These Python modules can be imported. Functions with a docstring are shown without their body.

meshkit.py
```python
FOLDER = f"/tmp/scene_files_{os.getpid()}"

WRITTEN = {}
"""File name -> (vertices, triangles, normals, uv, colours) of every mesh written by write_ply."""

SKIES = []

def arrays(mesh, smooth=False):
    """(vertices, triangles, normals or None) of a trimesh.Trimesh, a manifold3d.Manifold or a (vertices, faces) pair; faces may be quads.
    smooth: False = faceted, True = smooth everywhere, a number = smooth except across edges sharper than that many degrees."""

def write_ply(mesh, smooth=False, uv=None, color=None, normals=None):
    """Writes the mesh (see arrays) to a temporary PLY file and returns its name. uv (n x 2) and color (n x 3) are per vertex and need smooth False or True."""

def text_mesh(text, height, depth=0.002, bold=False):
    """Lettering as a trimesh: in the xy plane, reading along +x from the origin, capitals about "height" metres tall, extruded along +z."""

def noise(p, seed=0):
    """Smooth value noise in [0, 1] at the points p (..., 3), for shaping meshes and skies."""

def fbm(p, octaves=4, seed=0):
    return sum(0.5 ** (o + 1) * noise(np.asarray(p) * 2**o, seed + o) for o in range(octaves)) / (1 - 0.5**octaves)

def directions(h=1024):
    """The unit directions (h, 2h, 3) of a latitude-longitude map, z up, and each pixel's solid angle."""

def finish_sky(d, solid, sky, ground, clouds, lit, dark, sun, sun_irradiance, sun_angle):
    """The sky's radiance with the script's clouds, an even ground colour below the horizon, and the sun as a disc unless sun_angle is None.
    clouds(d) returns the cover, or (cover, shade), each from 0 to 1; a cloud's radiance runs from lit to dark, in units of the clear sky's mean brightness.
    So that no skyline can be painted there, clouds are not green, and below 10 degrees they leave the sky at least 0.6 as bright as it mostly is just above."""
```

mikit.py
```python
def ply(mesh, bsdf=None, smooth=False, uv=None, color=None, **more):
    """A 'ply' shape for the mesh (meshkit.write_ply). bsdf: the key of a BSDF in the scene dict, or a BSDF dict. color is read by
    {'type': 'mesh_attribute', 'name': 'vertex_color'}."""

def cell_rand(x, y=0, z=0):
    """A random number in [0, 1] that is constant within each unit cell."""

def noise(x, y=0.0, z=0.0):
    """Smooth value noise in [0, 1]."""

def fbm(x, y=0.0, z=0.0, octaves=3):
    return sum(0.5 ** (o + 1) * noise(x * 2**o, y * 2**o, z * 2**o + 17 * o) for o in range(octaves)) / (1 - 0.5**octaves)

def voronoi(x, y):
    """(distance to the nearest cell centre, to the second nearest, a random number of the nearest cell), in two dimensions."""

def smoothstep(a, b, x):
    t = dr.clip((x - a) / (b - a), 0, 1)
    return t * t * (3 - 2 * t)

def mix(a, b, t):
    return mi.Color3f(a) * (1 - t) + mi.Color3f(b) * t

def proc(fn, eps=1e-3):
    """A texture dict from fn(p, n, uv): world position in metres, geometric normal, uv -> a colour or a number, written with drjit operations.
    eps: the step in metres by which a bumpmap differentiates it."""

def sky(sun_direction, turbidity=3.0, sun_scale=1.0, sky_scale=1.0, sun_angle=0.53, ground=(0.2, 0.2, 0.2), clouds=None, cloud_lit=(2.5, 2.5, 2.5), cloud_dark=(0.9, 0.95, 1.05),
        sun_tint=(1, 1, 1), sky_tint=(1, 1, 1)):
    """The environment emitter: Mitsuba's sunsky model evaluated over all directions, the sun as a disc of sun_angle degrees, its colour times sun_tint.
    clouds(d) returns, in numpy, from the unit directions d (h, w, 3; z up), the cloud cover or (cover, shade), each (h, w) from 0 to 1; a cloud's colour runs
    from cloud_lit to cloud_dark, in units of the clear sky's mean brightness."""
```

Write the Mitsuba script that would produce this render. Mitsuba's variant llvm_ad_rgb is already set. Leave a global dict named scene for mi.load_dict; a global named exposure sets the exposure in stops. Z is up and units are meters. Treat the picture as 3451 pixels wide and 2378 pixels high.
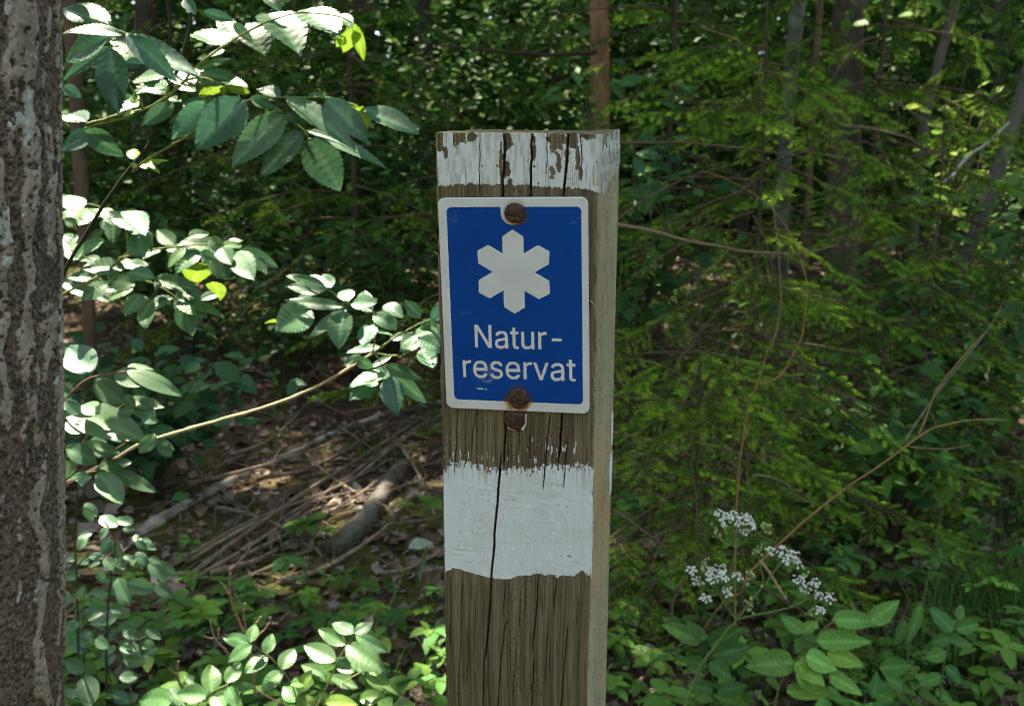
import math, random
import numpy as np, trimesh, mitsuba as mi, mikit, meshkit
from shapely.geometry import Polygon, Point, box as sbox
from shapely import affinity
from shapely.ops import unary_union
import drjit as dr

# ------------------------------------------------------------------ camera, sky, exposure
T = mi.ScalarTransform4f
IW, IH, FOC, PITCH, CAMZ = 3451.0, 2378.0, 3300.0, 0.2443, 1.30
CP, SP = math.cos(PITCH), math.sin(PITCH)
scene, labels = {}, {}
scene['camera'] = {'type': 'thinlens', 'fov': math.degrees(2 * math.atan(IW / 2 / FOC)), 'fov_axis': 'x', 'near_clip': 0.02, 'far_clip': 300.0,
                   'aperture_radius': 0.0013, 'focus_distance': 0.70,
                   'to_world': T().look_at(origin=[0, 0, CAMZ], target=[0, CP, CAMZ - SP], up=[0, 0, 1])}
SUN = np.array([-0.27, 0.43, 0.86]); SUN /= np.linalg.norm(SUN)


def clouds(d):
    f = meshkit.fbm(d * np.array([3.0, 3.0, 5.0]) + 9, 4, 3)
    return np.clip((f - 0.46) / 0.12, 0, 1) * np.clip((d[..., 2] - 0.03) / 0.1, 0, 1) * (d @ SUN < 0.97)


scene['sky'] = mikit.sky(SUN.tolist(), turbidity=3, clouds=clouds, sun_tint=(0.94, 1.0, 1.06), sun_scale=1.35, sky_tint=(1.12, 1.04, 0.86))
exposure = 3.7

# ------------------------------------------------------------------ helpers
rng = np.random.default_rng(7)
UP = np.array([0, 0, 1.0])


def ray(x, y):
    a, b = (x - IW / 2) / FOC, (IH / 2 - y) / FOC
    return np.array([a, CP + b * SP, -SP + b * CP])


def P(x, y, Y):
    """the point at world depth Y that shows at source pixel x, y"""
    r = ray(x, y)
    return np.array([0, 0, CAMZ]) + r * (Y / r[1])


FR = {'a': (0, 0, 1.544), 'b': (0, 900, 1.544), 'c': (0, 1600, 1.544), 'd': (1950, 0, 1.543), 'e': (1950, 900, 1.543), 'f': (1950, 1400, 1.543), 's': (0, 0, 1.0), 'o': (0, 0, 0.6711)}


def px(fr, x, y):
    ox, oy, s = FR[fr]
    return ox + x / s, oy + y / s


def unit(v):
    v = np.asarray(v, float)
    return v / (np.linalg.norm(v, axis=-1, keepdims=True) + 1e-12)


def gz(x, y):
    x, y = np.asarray(x, float), np.asarray(y, float)
    p = np.stack([x * 1.3 + 40, y * 1.3 + 40, 0 * x], -1)
    q = np.stack([x * 9 + 40, y * 9 + 40, 0 * x], -1)
    return 0.14 * (meshkit.fbm(p, 3, 5) - 0.5) + 0.02 * (meshkit.fbm(q, 2, 9) - 0.5) + 0.05 * np.clip(y - 4, 0, 14)


def G(x, y):
    """the ground point at source pixel x, y"""
    r = ray(x, y); t = (CAMZ) / -r[2]
    for _ in range(30):
        p = r * t
        t += 0.6 * (CAMZ + p[2] - float(gz(p[0], p[1]))) / -r[2]
    p = np.array([0, 0, CAMZ]) + r * t
    return p


used = {}


def numbered(name):
    n = used.get(name, -1) + 1
    used[name] = n
    return name if n == 0 else f'{name}_{n:03d}'


def thing(name, label, cat, group=None):
    key = numbered(name)
    labels[key] = {'label': label, 'category': cat}
    if group:
        labels[key]['group'] = group
    return key


def plab(key, label):
    labels[key] = {'label': label}


class MB:
    def __init__(self):
        self.v, self.f, self.c, self.n = [], [], [], 0

    def add(self, v, f, c=(0.5, 0.5, 0.5)):
        v = np.asarray(v, float).reshape(-1, 3)
        c = np.asarray(c, float)
        self.v.append(v); self.f.append(np.asarray(f, int) + self.n)
        self.c.append(np.tile(c, (len(v), 1)) if c.ndim == 1 else c)
        self.n += len(v)
        return self

    def shape(self, bsdf, smooth=True):
        v, f, c = np.vstack(self.v), np.vstack(self.f), np.vstack(self.c)
        return mikit.ply((v, f), bsdf, smooth=smooth, color=np.clip(c, 0, 1))


def put(name, shape, parent=None):
    key = numbered((parent + '__' if parent else '') + name)
    scene[key] = shape
    return key


def smoothpath(pts, n):
    pts = np.asarray(pts, float)
    if len(pts) == 2:
        return pts[0] + (pts[1] - pts[0]) * np.linspace(0, 1, n)[:, None]
    d = np.r_[0, np.cumsum(np.linalg.norm(np.diff(pts, axis=0), axis=1))]
    from scipy.interpolate import PchipInterpolator
    return PchipInterpolator(d, pts)(np.linspace(0, d[-1], n))


def tube(pts, rad, sides=6, cap=True):
    pts = np.asarray(pts, float); n = len(pts)
    rad = np.broadcast_to(np.asarray(rad, float), (n,)) if np.ndim(rad) else np.full(n, rad)
    t = unit(np.gradient(pts, axis=0))
    a = np.cross(t[0], [0.3, 0.5, 0.8]); a /= np.linalg.norm(a)
    vs = []
    ang = np.arange(sides) * 2 * np.pi / sides
    for i in range(n):
        a = a - t[i] * (a @ t[i]); a /= np.linalg.norm(a)
        b = np.cross(t[i], a)
        vs.append(pts[i] + rad[i] * (np.cos(ang)[:, None] * a + np.sin(ang)[:, None] * b))
    v = np.vstack(vs)
    i, j = np.meshgrid(np.arange(n - 1), np.arange(sides), indexing='ij')
    p, q = i * sides + j, i * sides + (j + 1) % sides
    f = np.vstack([np.stack([p, q, q + sides], -1).reshape(-1, 3), np.stack([p, q + sides, p + sides], -1).reshape(-1, 3)])
    if cap:
        v = np.vstack([v, pts[:1], pts[-1:]])
        j = np.arange(sides); e = (n - 1) * sides
        f = np.vstack([f, np.stack([(j + 1) % sides, j, 0 * j + n * sides], 1), np.stack([e + j, e + (j + 1) % sides, 0 * j + n * sides + 1], 1)])
    return v, f


def roughtube(pts, r0, r1, n, sides, amp, seed, freq=30):
    """a tapered stick or trunk whose surface is displaced by noise"""
    path = smoothpath(pts, n)
    v, f = tube(path, np.linspace(r0, r1, n), sides)
    c = np.vstack([np.repeat(path, sides, 0), path[:1], path[-1:]])
    d = unit(v - c)
    q = v * freq
    k = meshkit.fbm(q, 3, seed) - 0.5
    return v + d * (k * amp)[:, None], f, k


def grid_faces(nu, nv):
    i, j = np.meshgrid(np.arange(nv - 1), np.arange(nu - 1), indexing='ij')
    p = i * nu + j
    return np.vstack([np.stack([p, p + 1, p + nu + 1], -1).reshape(-1, 3), np.stack([p, p + nu + 1, p + nu], -1).reshape(-1, 3)])


def leaf_mesh(base, axis, normal, L, Wd, n=13, teeth=0, a=0.8, b=1.1, fold=0.25, curl=0.12, pleat=0.0, twist=0.0, wav=0.0, seed=0):
    axis = unit(axis); normal = unit(normal - axis * (normal @ axis)); side = np.cross(axis, normal)
    t = np.linspace(0, 1, n)
    prof = np.power(np.clip(t, 1e-6, 1), a) * np.power(np.clip(1 - t, 0, 1), b)
    prof = prof / prof.max()
    prof[0] = 0.02; prof[-1] = 0.01
    w = 0.5 * Wd * prof
    s = np.array([-1, -0.66, -0.33, 0, 0.33, 0.66, 1.0])
    tt, ss = np.meshgrid(t, s, indexing='ij')
    ww = np.repeat(w[:, None], len(s), 1)
    if teeth:
        odd = (np.arange(n) % 2)[:, None]
        ww = ww * (1 + ((0.10 if teeth > 13 else 0.15) * (odd - 0.5)) * (np.abs(ss) > 0.9) * (tt > 0.12))
    tx = tt + (0.0 if not teeth else (0.55 / n) * (np.arange(n) % 2)[:, None] * (np.abs(ss) > .9) * (tt < 0.95))
    zz = fold * np.abs(ss) * ww - curl * L * tt ** 2
    if pleat:
        zz = zz + pleat * Wd * np.abs(((tt * 8 - np.abs(ss) * 1.3) % 1.0) - 0.5) * (np.abs(ss) > 0.1) * (ww > 0.1 * Wd)
    if wav:
        q = np.stack([tt * 2.1 + seed, ss * 1.1 + seed * 0.37, 0 * tt], -1)
        zz = zz + wav * Wd * (meshkit.noise(q, seed) - 0.5)
    ang = twist * tt
    lat = ss * ww
    v = base + axis * (tx * L)[..., None] + (side * np.cos(ang)[..., None] + normal * np.sin(ang)[..., None]) * lat[..., None] + normal * zz[..., None]
    return v.reshape(-1, 3), grid_faces(len(s), n)


# small leaf templates (x along the leaf, z up), for foliage made of very many leaves
def leaf_template(k=2):
    t = np.array([0, 0.33, 0.7, 1.0]) if k == 2 else np.array([0, .45, 1.0])
    w = np.array([0.03, 0.27, 0.22, 0.01]) if k == 2 else np.array([.03, .3, .01])
    v, f = [], []
    for a, b in zip(t, w):
        v += [[a, -b, 0.25 * b - 0.15 * a * a], [a, 0, -0.15 * a * a], [a, b, 0.25 * b - 0.15 * a * a]]
    return np.array(v), grid_faces(3, len(t))


LEAF4 = leaf_template(2)
LEAF2 = leaf_template(1)
CARD = (np.array([[0, 0, 0], [0.5, -0.32, 0.05], [1, 0, -0.08], [0.5, 0.32, 0.05]]), np.array([[0, 1, 2], [0, 2, 3]]))


def scatter(tv, tf, pos, x, z, scale, col, tc=None):
    """copies of a template at pos with x axis x and normal hint z"""
    x = unit(x); z = unit(z - x * (z * x).sum(-1, keepdims=True)); y = np.cross(z, x)
    v = pos[:, None] + scale[:, None, None] * (tv[None, :, 0:1] * x[:, None] + tv[None, :, 1:2] * y[:, None] + tv[None, :, 2:3] * z[:, None])
    f = tf[None] + (np.arange(len(pos)) * len(tv))[:, None, None]
    if tc is None:
        c = np.repeat(col[:, None], len(tv), 1)
    else:
        c = tc[None] * col[:, None]
    return v.reshape(-1, 3), f.reshape(-1, 3), c.reshape(-1, 3)


def rand_dirs(n, r, flat=1.0):
    d = r.normal(size=(n, 3)); d[:, 2] *= flat
    return unit(d)


def green(n, r, base, var=0.3, yel=0.15):
    k = np.exp(r.normal(0, var, n))[:, None]
    y = r.normal(0, yel, n)[:, None]
    return np.clip(np.asarray(base)[None] * k * np.hstack([1 + y, 1 + 0.2 * y, 1 - y]), 0.003, 0.6)


# ------------------------------------------------------------------ materials
VC = {'type': 'mesh_attribute', 'name': 'vertex_color'}
scene['mat_leaf'] = {'type': 'blendbsdf', 'weight': 0.5, 'a': {'type': 'principledthin', 'base_color': VC, 'roughness': 0.5, 'diff_trans': 1.3},
                     'b': {'type': 'twosided', 'bsdf': {'type': 'principled', 'base_color': VC, 'roughness': 0.47, 'specular': 1.0}}}
scene['mat_leaf_soft'] = {'type': 'blendbsdf', 'weight': 0.4, 'a': {'type': 'principledthin', 'base_color': VC, 'roughness': 0.6, 'diff_trans': 1.1},
                          'b': {'type': 'twosided', 'bsdf': {'type': 'principled', 'base_color': VC, 'roughness': 0.55, 'specular': 0.35}}}
scene['mat_needle'] = {'type': 'principledthin', 'base_color': VC, 'roughness': 0.55, 'eta': 1.4, 'diff_trans': 0.5}
scene['mat_wood'] = {'type': 'twosided', 'bsdf': {'type': 'principled', 'base_color': VC, 'roughness': 0.75, 'specular': 0.3}}
scene['mat_litter'] = {'type': 'twosided', 'bsdf': {'type': 'principled', 'base_color': VC, 'roughness': 0.6, 'specular': 0.4}}
scene['mat_petal'] = {'type': 'twosided', 'bsdf': {'type': 'diffuse', 'reflectance': VC}}

YAW = -0.2249
PU = np.array([math.cos(YAW), math.sin(YAW), 0]); PN = np.array([-math.sin(YAW), math.cos(YAW), 0])   # along the front face, into the post
PC = np.array([0.0027, 0.7116, CAMZ - 0.017]); PW = 0.12


def local(p):
    x, y, z = p.x - PC[0], p.y - PC[1], p.z - PC[2]
    return (x * PU[0] + y * PU[1]) * 1000, (x * PN[0] + y * PN[1]) * 1000, z * 1000     # millimetres: across, into, up from the top


def wood_col(p, n, uv):
    u, w, z = local(p)
    side = mikit.smoothstep(58.8, 60.2, u)
    a = u + w * 0.9
    wob = mikit.noise(z * 0.012, 3.3) * 5
    g1 = mikit.fbm(a * 0.9 + wob, z * 0.012, w * 0.15, 3)
    g2 = mikit.fbm(a * 0.22 + wob * 0.4, z * 0.004, 5.0, 3)
    g3 = mikit.noise(a * 1.9 + wob, z * 0.05, 9.0)
    front = mikit.mix((0.078, 0.060, 0.037), (0.212, 0.167, 0.105), mikit.smoothstep(0.25, 0.75, g1 * 0.6 + g2 * 0.4))
    algae = mikit.smoothstep(0.45, 0.8, mikit.fbm(u * 0.02 + 3, z * 0.01, 1.0, 2) + 0.15 * mikit.smoothstep(20, -50, u))
    front = mikit.mix(front, mi.Color3f(0.15, 0.135, 0.045) * (0.6 + 0.8 * g1), algae * 0.38)
    lower = mikit.smoothstep(-330, -470, z)
    front = front * (1 - 0.12 * lower)
    sd = mikit.mix((0.19, 0.155, 0.09), (0.46, 0.425, 0.31), mikit.smoothstep(0.25, 0.75, g1 * 0.55 + g2 * 0.2 + 0.25 * mikit.noise(a * 2.2, z * 0.25, 14.0)))
    sd = mikit.mix(sd, mi.Color3f(0.33, 0.35, 0.19), mikit.smoothstep(0.45, 0.7, mikit.fbm(w * 0.05 + 2, z * 0.012, 3.0, 2)) * 0.45)
    sd = sd * (1 - 0.65 * mikit.smoothstep(0.74, 0.84, mikit.noise(w * 1.3, z * 0.22, 21.0)))
    tan = mikit.smoothstep(-225, -240, z) * mikit.smoothstep(-400, -340, z) * mikit.smoothstep(0.35, 0.6, g2 + 0.1)
    sd = mikit.mix(sd, mi.Color3f(0.40, 0.27, 0.15), tan * 0.75)
    col = mikit.mix(front, sd, side)
    pore = mikit.smoothstep(0.58, 0.85, g3) * (0.45 + 0.5 * mikit.noise(u * 0.05, z * 0.02, 2.0))
    speck = mikit.smoothstep(0.78, 0.86, mikit.noise(a * 1.6, z * 0.7, 4.0)) * mikit.smoothstep(0.5, 0.75, mikit.noise(a * 0.06, z * 0.03, 8.0))
    col = col * (1 - 0.6 * pore) * (1 - 0.75 * speck)
    return mi.Color3f(col)


scene['mat_post'] = {'type': 'principled', 'base_color': mikit.proc(wood_col), 'roughness': 0.8, 'specular': 0.25}


def paint_col(p, n, uv):
    u, w, z = local(p)
    upper = mikit.smoothstep(-120, -80, z)
    d = mikit.fbm(u * 0.12, z * 0.05, 1.0, 3)
    col = mikit.mix((0.60, 0.675, 0.715), (0.675, 0.745, 0.785), d)
    dirt = mikit.smoothstep(0.42, 0.75, mikit.fbm(u * 0.5, z * 0.09, 6.0, 3)) * upper
    col = mikit.mix(col, mi.Color3f(0.50, 0.51, 0.49), upper * 0.22)
    col = mikit.mix(col, mi.Color3f(0.36, 0.35, 0.31), dirt * 0.6)
    line = mikit.smoothstep(0.74, 0.88, mikit.noise(u * 1.3 + mikit.noise(z * 0.05, 1.0) * 2, z * 0.035, 12.0)) * upper
    worn = mikit.smoothstep(59, 62, u) * upper * mikit.smoothstep(0.35, 0.6, mikit.noise(w * 0.7 + u, z * 0.05, 2.0))
    col = mikit.mix(col, mi.Color3f(0.33, 0.27, 0.2), dr.maximum(line * 0.8, worn * 0.75))
    thin = (1 - upper) * mikit.smoothstep(0.58, 0.85, mikit.noise(u * 1.2, z * 0.035, 22.0)) * mikit.smoothstep(-268, -246, z + 14 * mikit.noise(u * 0.1, 2.0, 5.0))
    col = mikit.mix(col, mi.Color3f(0.34, 0.33, 0.27), thin * 0.6)
    col = mikit.mix(col, mi.Color3f(0.56, 0.6, 0.58), (1 - upper) * mikit.smoothstep(0.5, 0.8, mikit.fbm(u * 0.04, z * 0.05, 8.0, 3)) * 0.5)
    speck = mikit.smoothstep(0.86, 0.92, mikit.noise(u * 0.8, z * 0.8, 3.0)) * mikit.smoothstep(0.55, 0.8, mikit.noise(u * 0.05, z * 0.05, 4.0))
    return mi.Color3f(col * (1 - 0.6 * speck))


def paint_bump(p, n, uv):
    u, w, z = local(p)
    lowb = mikit.smoothstep(-180, -230, z)
    br = mikit.fbm(u * 0.03 + 0.2 * mikit.noise(z * 0.1, 2.0), z * 0.55, 2.0, 3)
    vt = mikit.fbm(u * 0.5, z * 0.03, 5.0, 2)
    dots = mikit.smoothstep(0.8, 0.95, mikit.noise(u * 0.5, z * 0.5, 7.0))
    return (br * 0.5 + vt * 0.25 + dots * 0.6) * lowb + (1 - lowb) * mikit.fbm(u * 0.7, z * 0.25, 3.0, 3)


scene['mat_paint'] = {'type': 'bumpmap', 'arbitrary': mikit.proc(paint_bump, 4e-4), 'scale': 0.0011,
                      'bsdf': {'type': 'principled', 'base_color': mikit.proc(paint_col), 'roughness': 0.5, 'specular': 0.5}}
SIGN_C = (-0.6, -124.8); SIGN_ROT = math.radians(1.45)
BOLTS = [(0.3, -55.8, 7.4), (2.9, -194.1, 8.0), (-0.4, -212.0, 8.2)]


def rust_amount(u, z):
    r = mi.Float(0)
    for (bu, bz, br), rad, dn in ((BOLTS[0], 6.0, 0.55), (BOLTS[1], 7.0, 0.9)):
        dx, dz = u - bu, z - bz
        d = dr.sqrt(dx * dx + dr.square(dz)) - br
        k = mikit.smoothstep(rad * (0.6 + 0.8 * mikit.noise(u * 0.25, z * 0.25, 3.0)), -1.0, d) * (0.35 + dn * 0.65 * mikit.smoothstep(6.0, -9.0, dz))
        r = dr.maximum(r, k)
    return r


def plate_col(p, n, uv):
    u, w, z = local(p)
    d = mikit.fbm(u * 0.06, z * 0.06, 2.0, 3)
    col = mikit.mix((0.545, 0.57, 0.57), (0.645, 0.67, 0.675), d)
    stain = rust_amount(u, z)
    col = mikit.mix(col, mikit.mix((0.45, 0.26, 0.09), (0.17, 0.055, 0.015), mikit.smoothstep(0.45, 0.95, stain)), mikit.smoothstep(0.06, 0.6, stain))
    dot = mikit.smoothstep(0.975, 0.985, mikit.noise(u * 0.7, z * 0.7, 31.0))
    return mi.Color3f(col * (1 - 0.6 * dot))


def blue_col(p, n, uv):
    u, w, z = local(p)
    d = mikit.fbm(u * 0.05, z * 0.05, 2.0, 3)
    col = mikit.mix((0.0003, 0.048, 0.26), (0.0006, 0.059, 0.31), d)
    stain = rust_amount(u, z)
    col = mikit.mix(col, mi.Color3f(0.10, 0.045, 0.012), mikit.smoothstep(0.12, 0.75, stain))
    # worn flecks where the blue film is scratched off: upper left corner, below the second line, upper right
    def zone(cu, cz, ru, rz):
        return mikit.smoothstep(1.0, 0.2, dr.sqrt(dr.square((u - cu) / ru) + dr.square((z - cz) / rz)))
    fl = mikit.noise(u * 1.5, z * 1.5, 5.0) * 0.6 + mikit.noise(u * 3.3, z * 3.3, 8.0) * 0.4
    k = dr.maximum(zone(-45, -60, 9, 14) * 0.75, dr.maximum(zone(-22, -182, 12, 6) * 1.0, zone(45, -60, 9, 8) * 0.55))
    wear = mikit.smoothstep(0.66, 0.72, fl * (0.55 + 0.5 * k)) * mikit.smoothstep(0.05, 0.3, k)
    haze = zone(-24, -176, 14, 11) * mikit.smoothstep(0.3, 0.8, mikit.fbm(u * 0.3, z * 0.3, 4.0, 3)) * 0.5
    dash = mikit.smoothstep(0.9, 0.5, dr.abs(z + 189.8 + 0.03 * u)) * mikit.smoothstep(4.2, 3.4, dr.abs(u + 25.5)) * mikit.smoothstep(0.35, 0.5, mikit.noise(u * 0.8, 3.0, 1.0))
    scr = mikit.smoothstep(0.93, 0.96, mikit.noise(u * 0.12, z * 2.2, 17.0)) * 0.12
    col = mikit.mix(col, mi.Color3f(0.40, 0.46, 0.55), dr.clip(dr.maximum(dr.maximum(wear, dash), haze * 0.4) + scr, 0, 1))
    return mi.Color3f(col)


scene['mat_plate'] = {'type': 'principled', 'base_color': mikit.proc(plate_col), 'roughness': 0.38, 'specular': 0.5}
scene['mat_blue'] = {'type': 'principled', 'base_color': mikit.proc(blue_col), 'roughness': 0.45, 'specular': 0.12}


def rust_col(p, n, uv):
    x, y, z = p.x * 1000, p.y * 1000, p.z * 1000
    a = mikit.fbm(x * 0.5, y * 0.5, z * 0.5, 3)
    col = mikit.mix((0.018, 0.010, 0.007), (0.085, 0.034, 0.014), mikit.smoothstep(0.35, 0.75, a))
    return mi.Color3f(mikit.mix(col, mi.Color3f(0.26, 0.2, 0.15), mikit.smoothstep(0.78, 0.9, mikit.noise(x * 1.3, y * 1.3, z * 1.3)) * 0.6))


scene['mat_rust'] = {'type': 'principled', 'base_color': mikit.proc(rust_col), 'roughness': 0.6, 'specular': 0.5, 'metallic': 0.1}


def ground_col(p, n, uv):
    a = mikit.fbm(p.x * 1.1 + 5, p.y * 1.1, 1.0, 3)
    b = mikit.fbm(p.x * 14, p.y * 14, 2.0, 3)
    soil = mikit.mix((0.035, 0.024, 0.016), (0.115, 0.08, 0.055), b)
    moss = mikit.mix((0.03, 0.04, 0.010), (0.085, 0.10, 0.022), b)
    return mi.Color3f(mikit.mix(soil, moss, mikit.smoothstep(0.5, 0.66, a + 0.15 * (b - 0.5)) * 0.8))


def bark_col(p, n, uv):
    x, y, z = p.x, p.y, p.z
    f1 = mikit.fbm(x * 330, y * 330, z * 210, 3)
    f2 = mikit.noise(x * 900, y * 900, z * 520)
    f3 = mikit.fbm(x * 60, y * 60, z * 22, 2)
    rough = mikit.mix((0.033, 0.026, 0.021), (0.235, 0.187, 0.15), mikit.smoothstep(0.28, 0.74, 0.6 * f1 + 0.25 * f2 + 0.15 * f3))
    plate = mikit.mix((0.19, 0.165, 0.135), (0.38, 0.34, 0.285), mikit.smoothstep(0.25, 0.75, 0.5 * f1 + 0.5 * f3))
    edge = mikit.smoothstep(0.36, 0.66, uv.x + 0.75 * (f1 - 0.5) + 0.3 * (f2 - 0.5))
    pit = mikit.smoothstep(0.72, 0.8, mikit.noise(x * 260, y * 260, z * 200 + 9))
    col = mikit.mix(rough, plate * (1 - 0.75 * pit), edge)
    li = mikit.smoothstep(0.4, 0.6, uv.y + 0.8 * (f1 - 0.5))
    return mi.Color3f(mikit.mix(col, mi.Color3f(0.40, 0.435, 0.41) * (0.7 + 0.6 * f1), li * (1 - 0.5 * pit)))


def bark_bump(p, n, uv):
    return mikit.fbm(p.x * 300, p.y * 300, p.z * 190, 3) * (1 - 0.6 * dr.clip(uv.x, 0, 1))


scene['mat_bark'] = {'type': 'bumpmap', 'arbitrary': mikit.proc(bark_bump, 6e-4), 'scale': 0.006, 'bsdf': {'type': 'principled', 'base_color': mikit.proc(bark_col), 'roughness': 0.85, 'specular': 0.2}}
scene['mat_ground'] = {'type': 'diffuse', 'reflectance': mikit.proc(ground_col)}

# ------------------------------------------------------------------ the ground
def ground():
    xs = np.unique(np.r_[np.linspace(-5, 5, 150), np.sign(np.linspace(-1, 1, 61)) * (5 + 75 * np.abs(np.linspace(-1, 1, 61)) ** 2)])
    ys = np.unique(np.r_[np.linspace(0, 9, 130), -60 * np.linspace(0.02, 1, 25) ** 1.5, 9 + 71 * np.linspace(0.02, 1, 30) ** 1.5])
    X, Y = np.meshgrid(xs, ys)
    v = np.stack([X, Y, gz(X, Y)], -1).reshape(-1, 3)
    scene['ground'] = mikit.ply((v, grid_faces(len(xs), len(ys))), 'mat_ground', smooth=True)
    labels['ground'] = {'label': 'dark forest floor of soil and moss', 'category': 'ground', 'kind': 'structure'}


ground()

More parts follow.
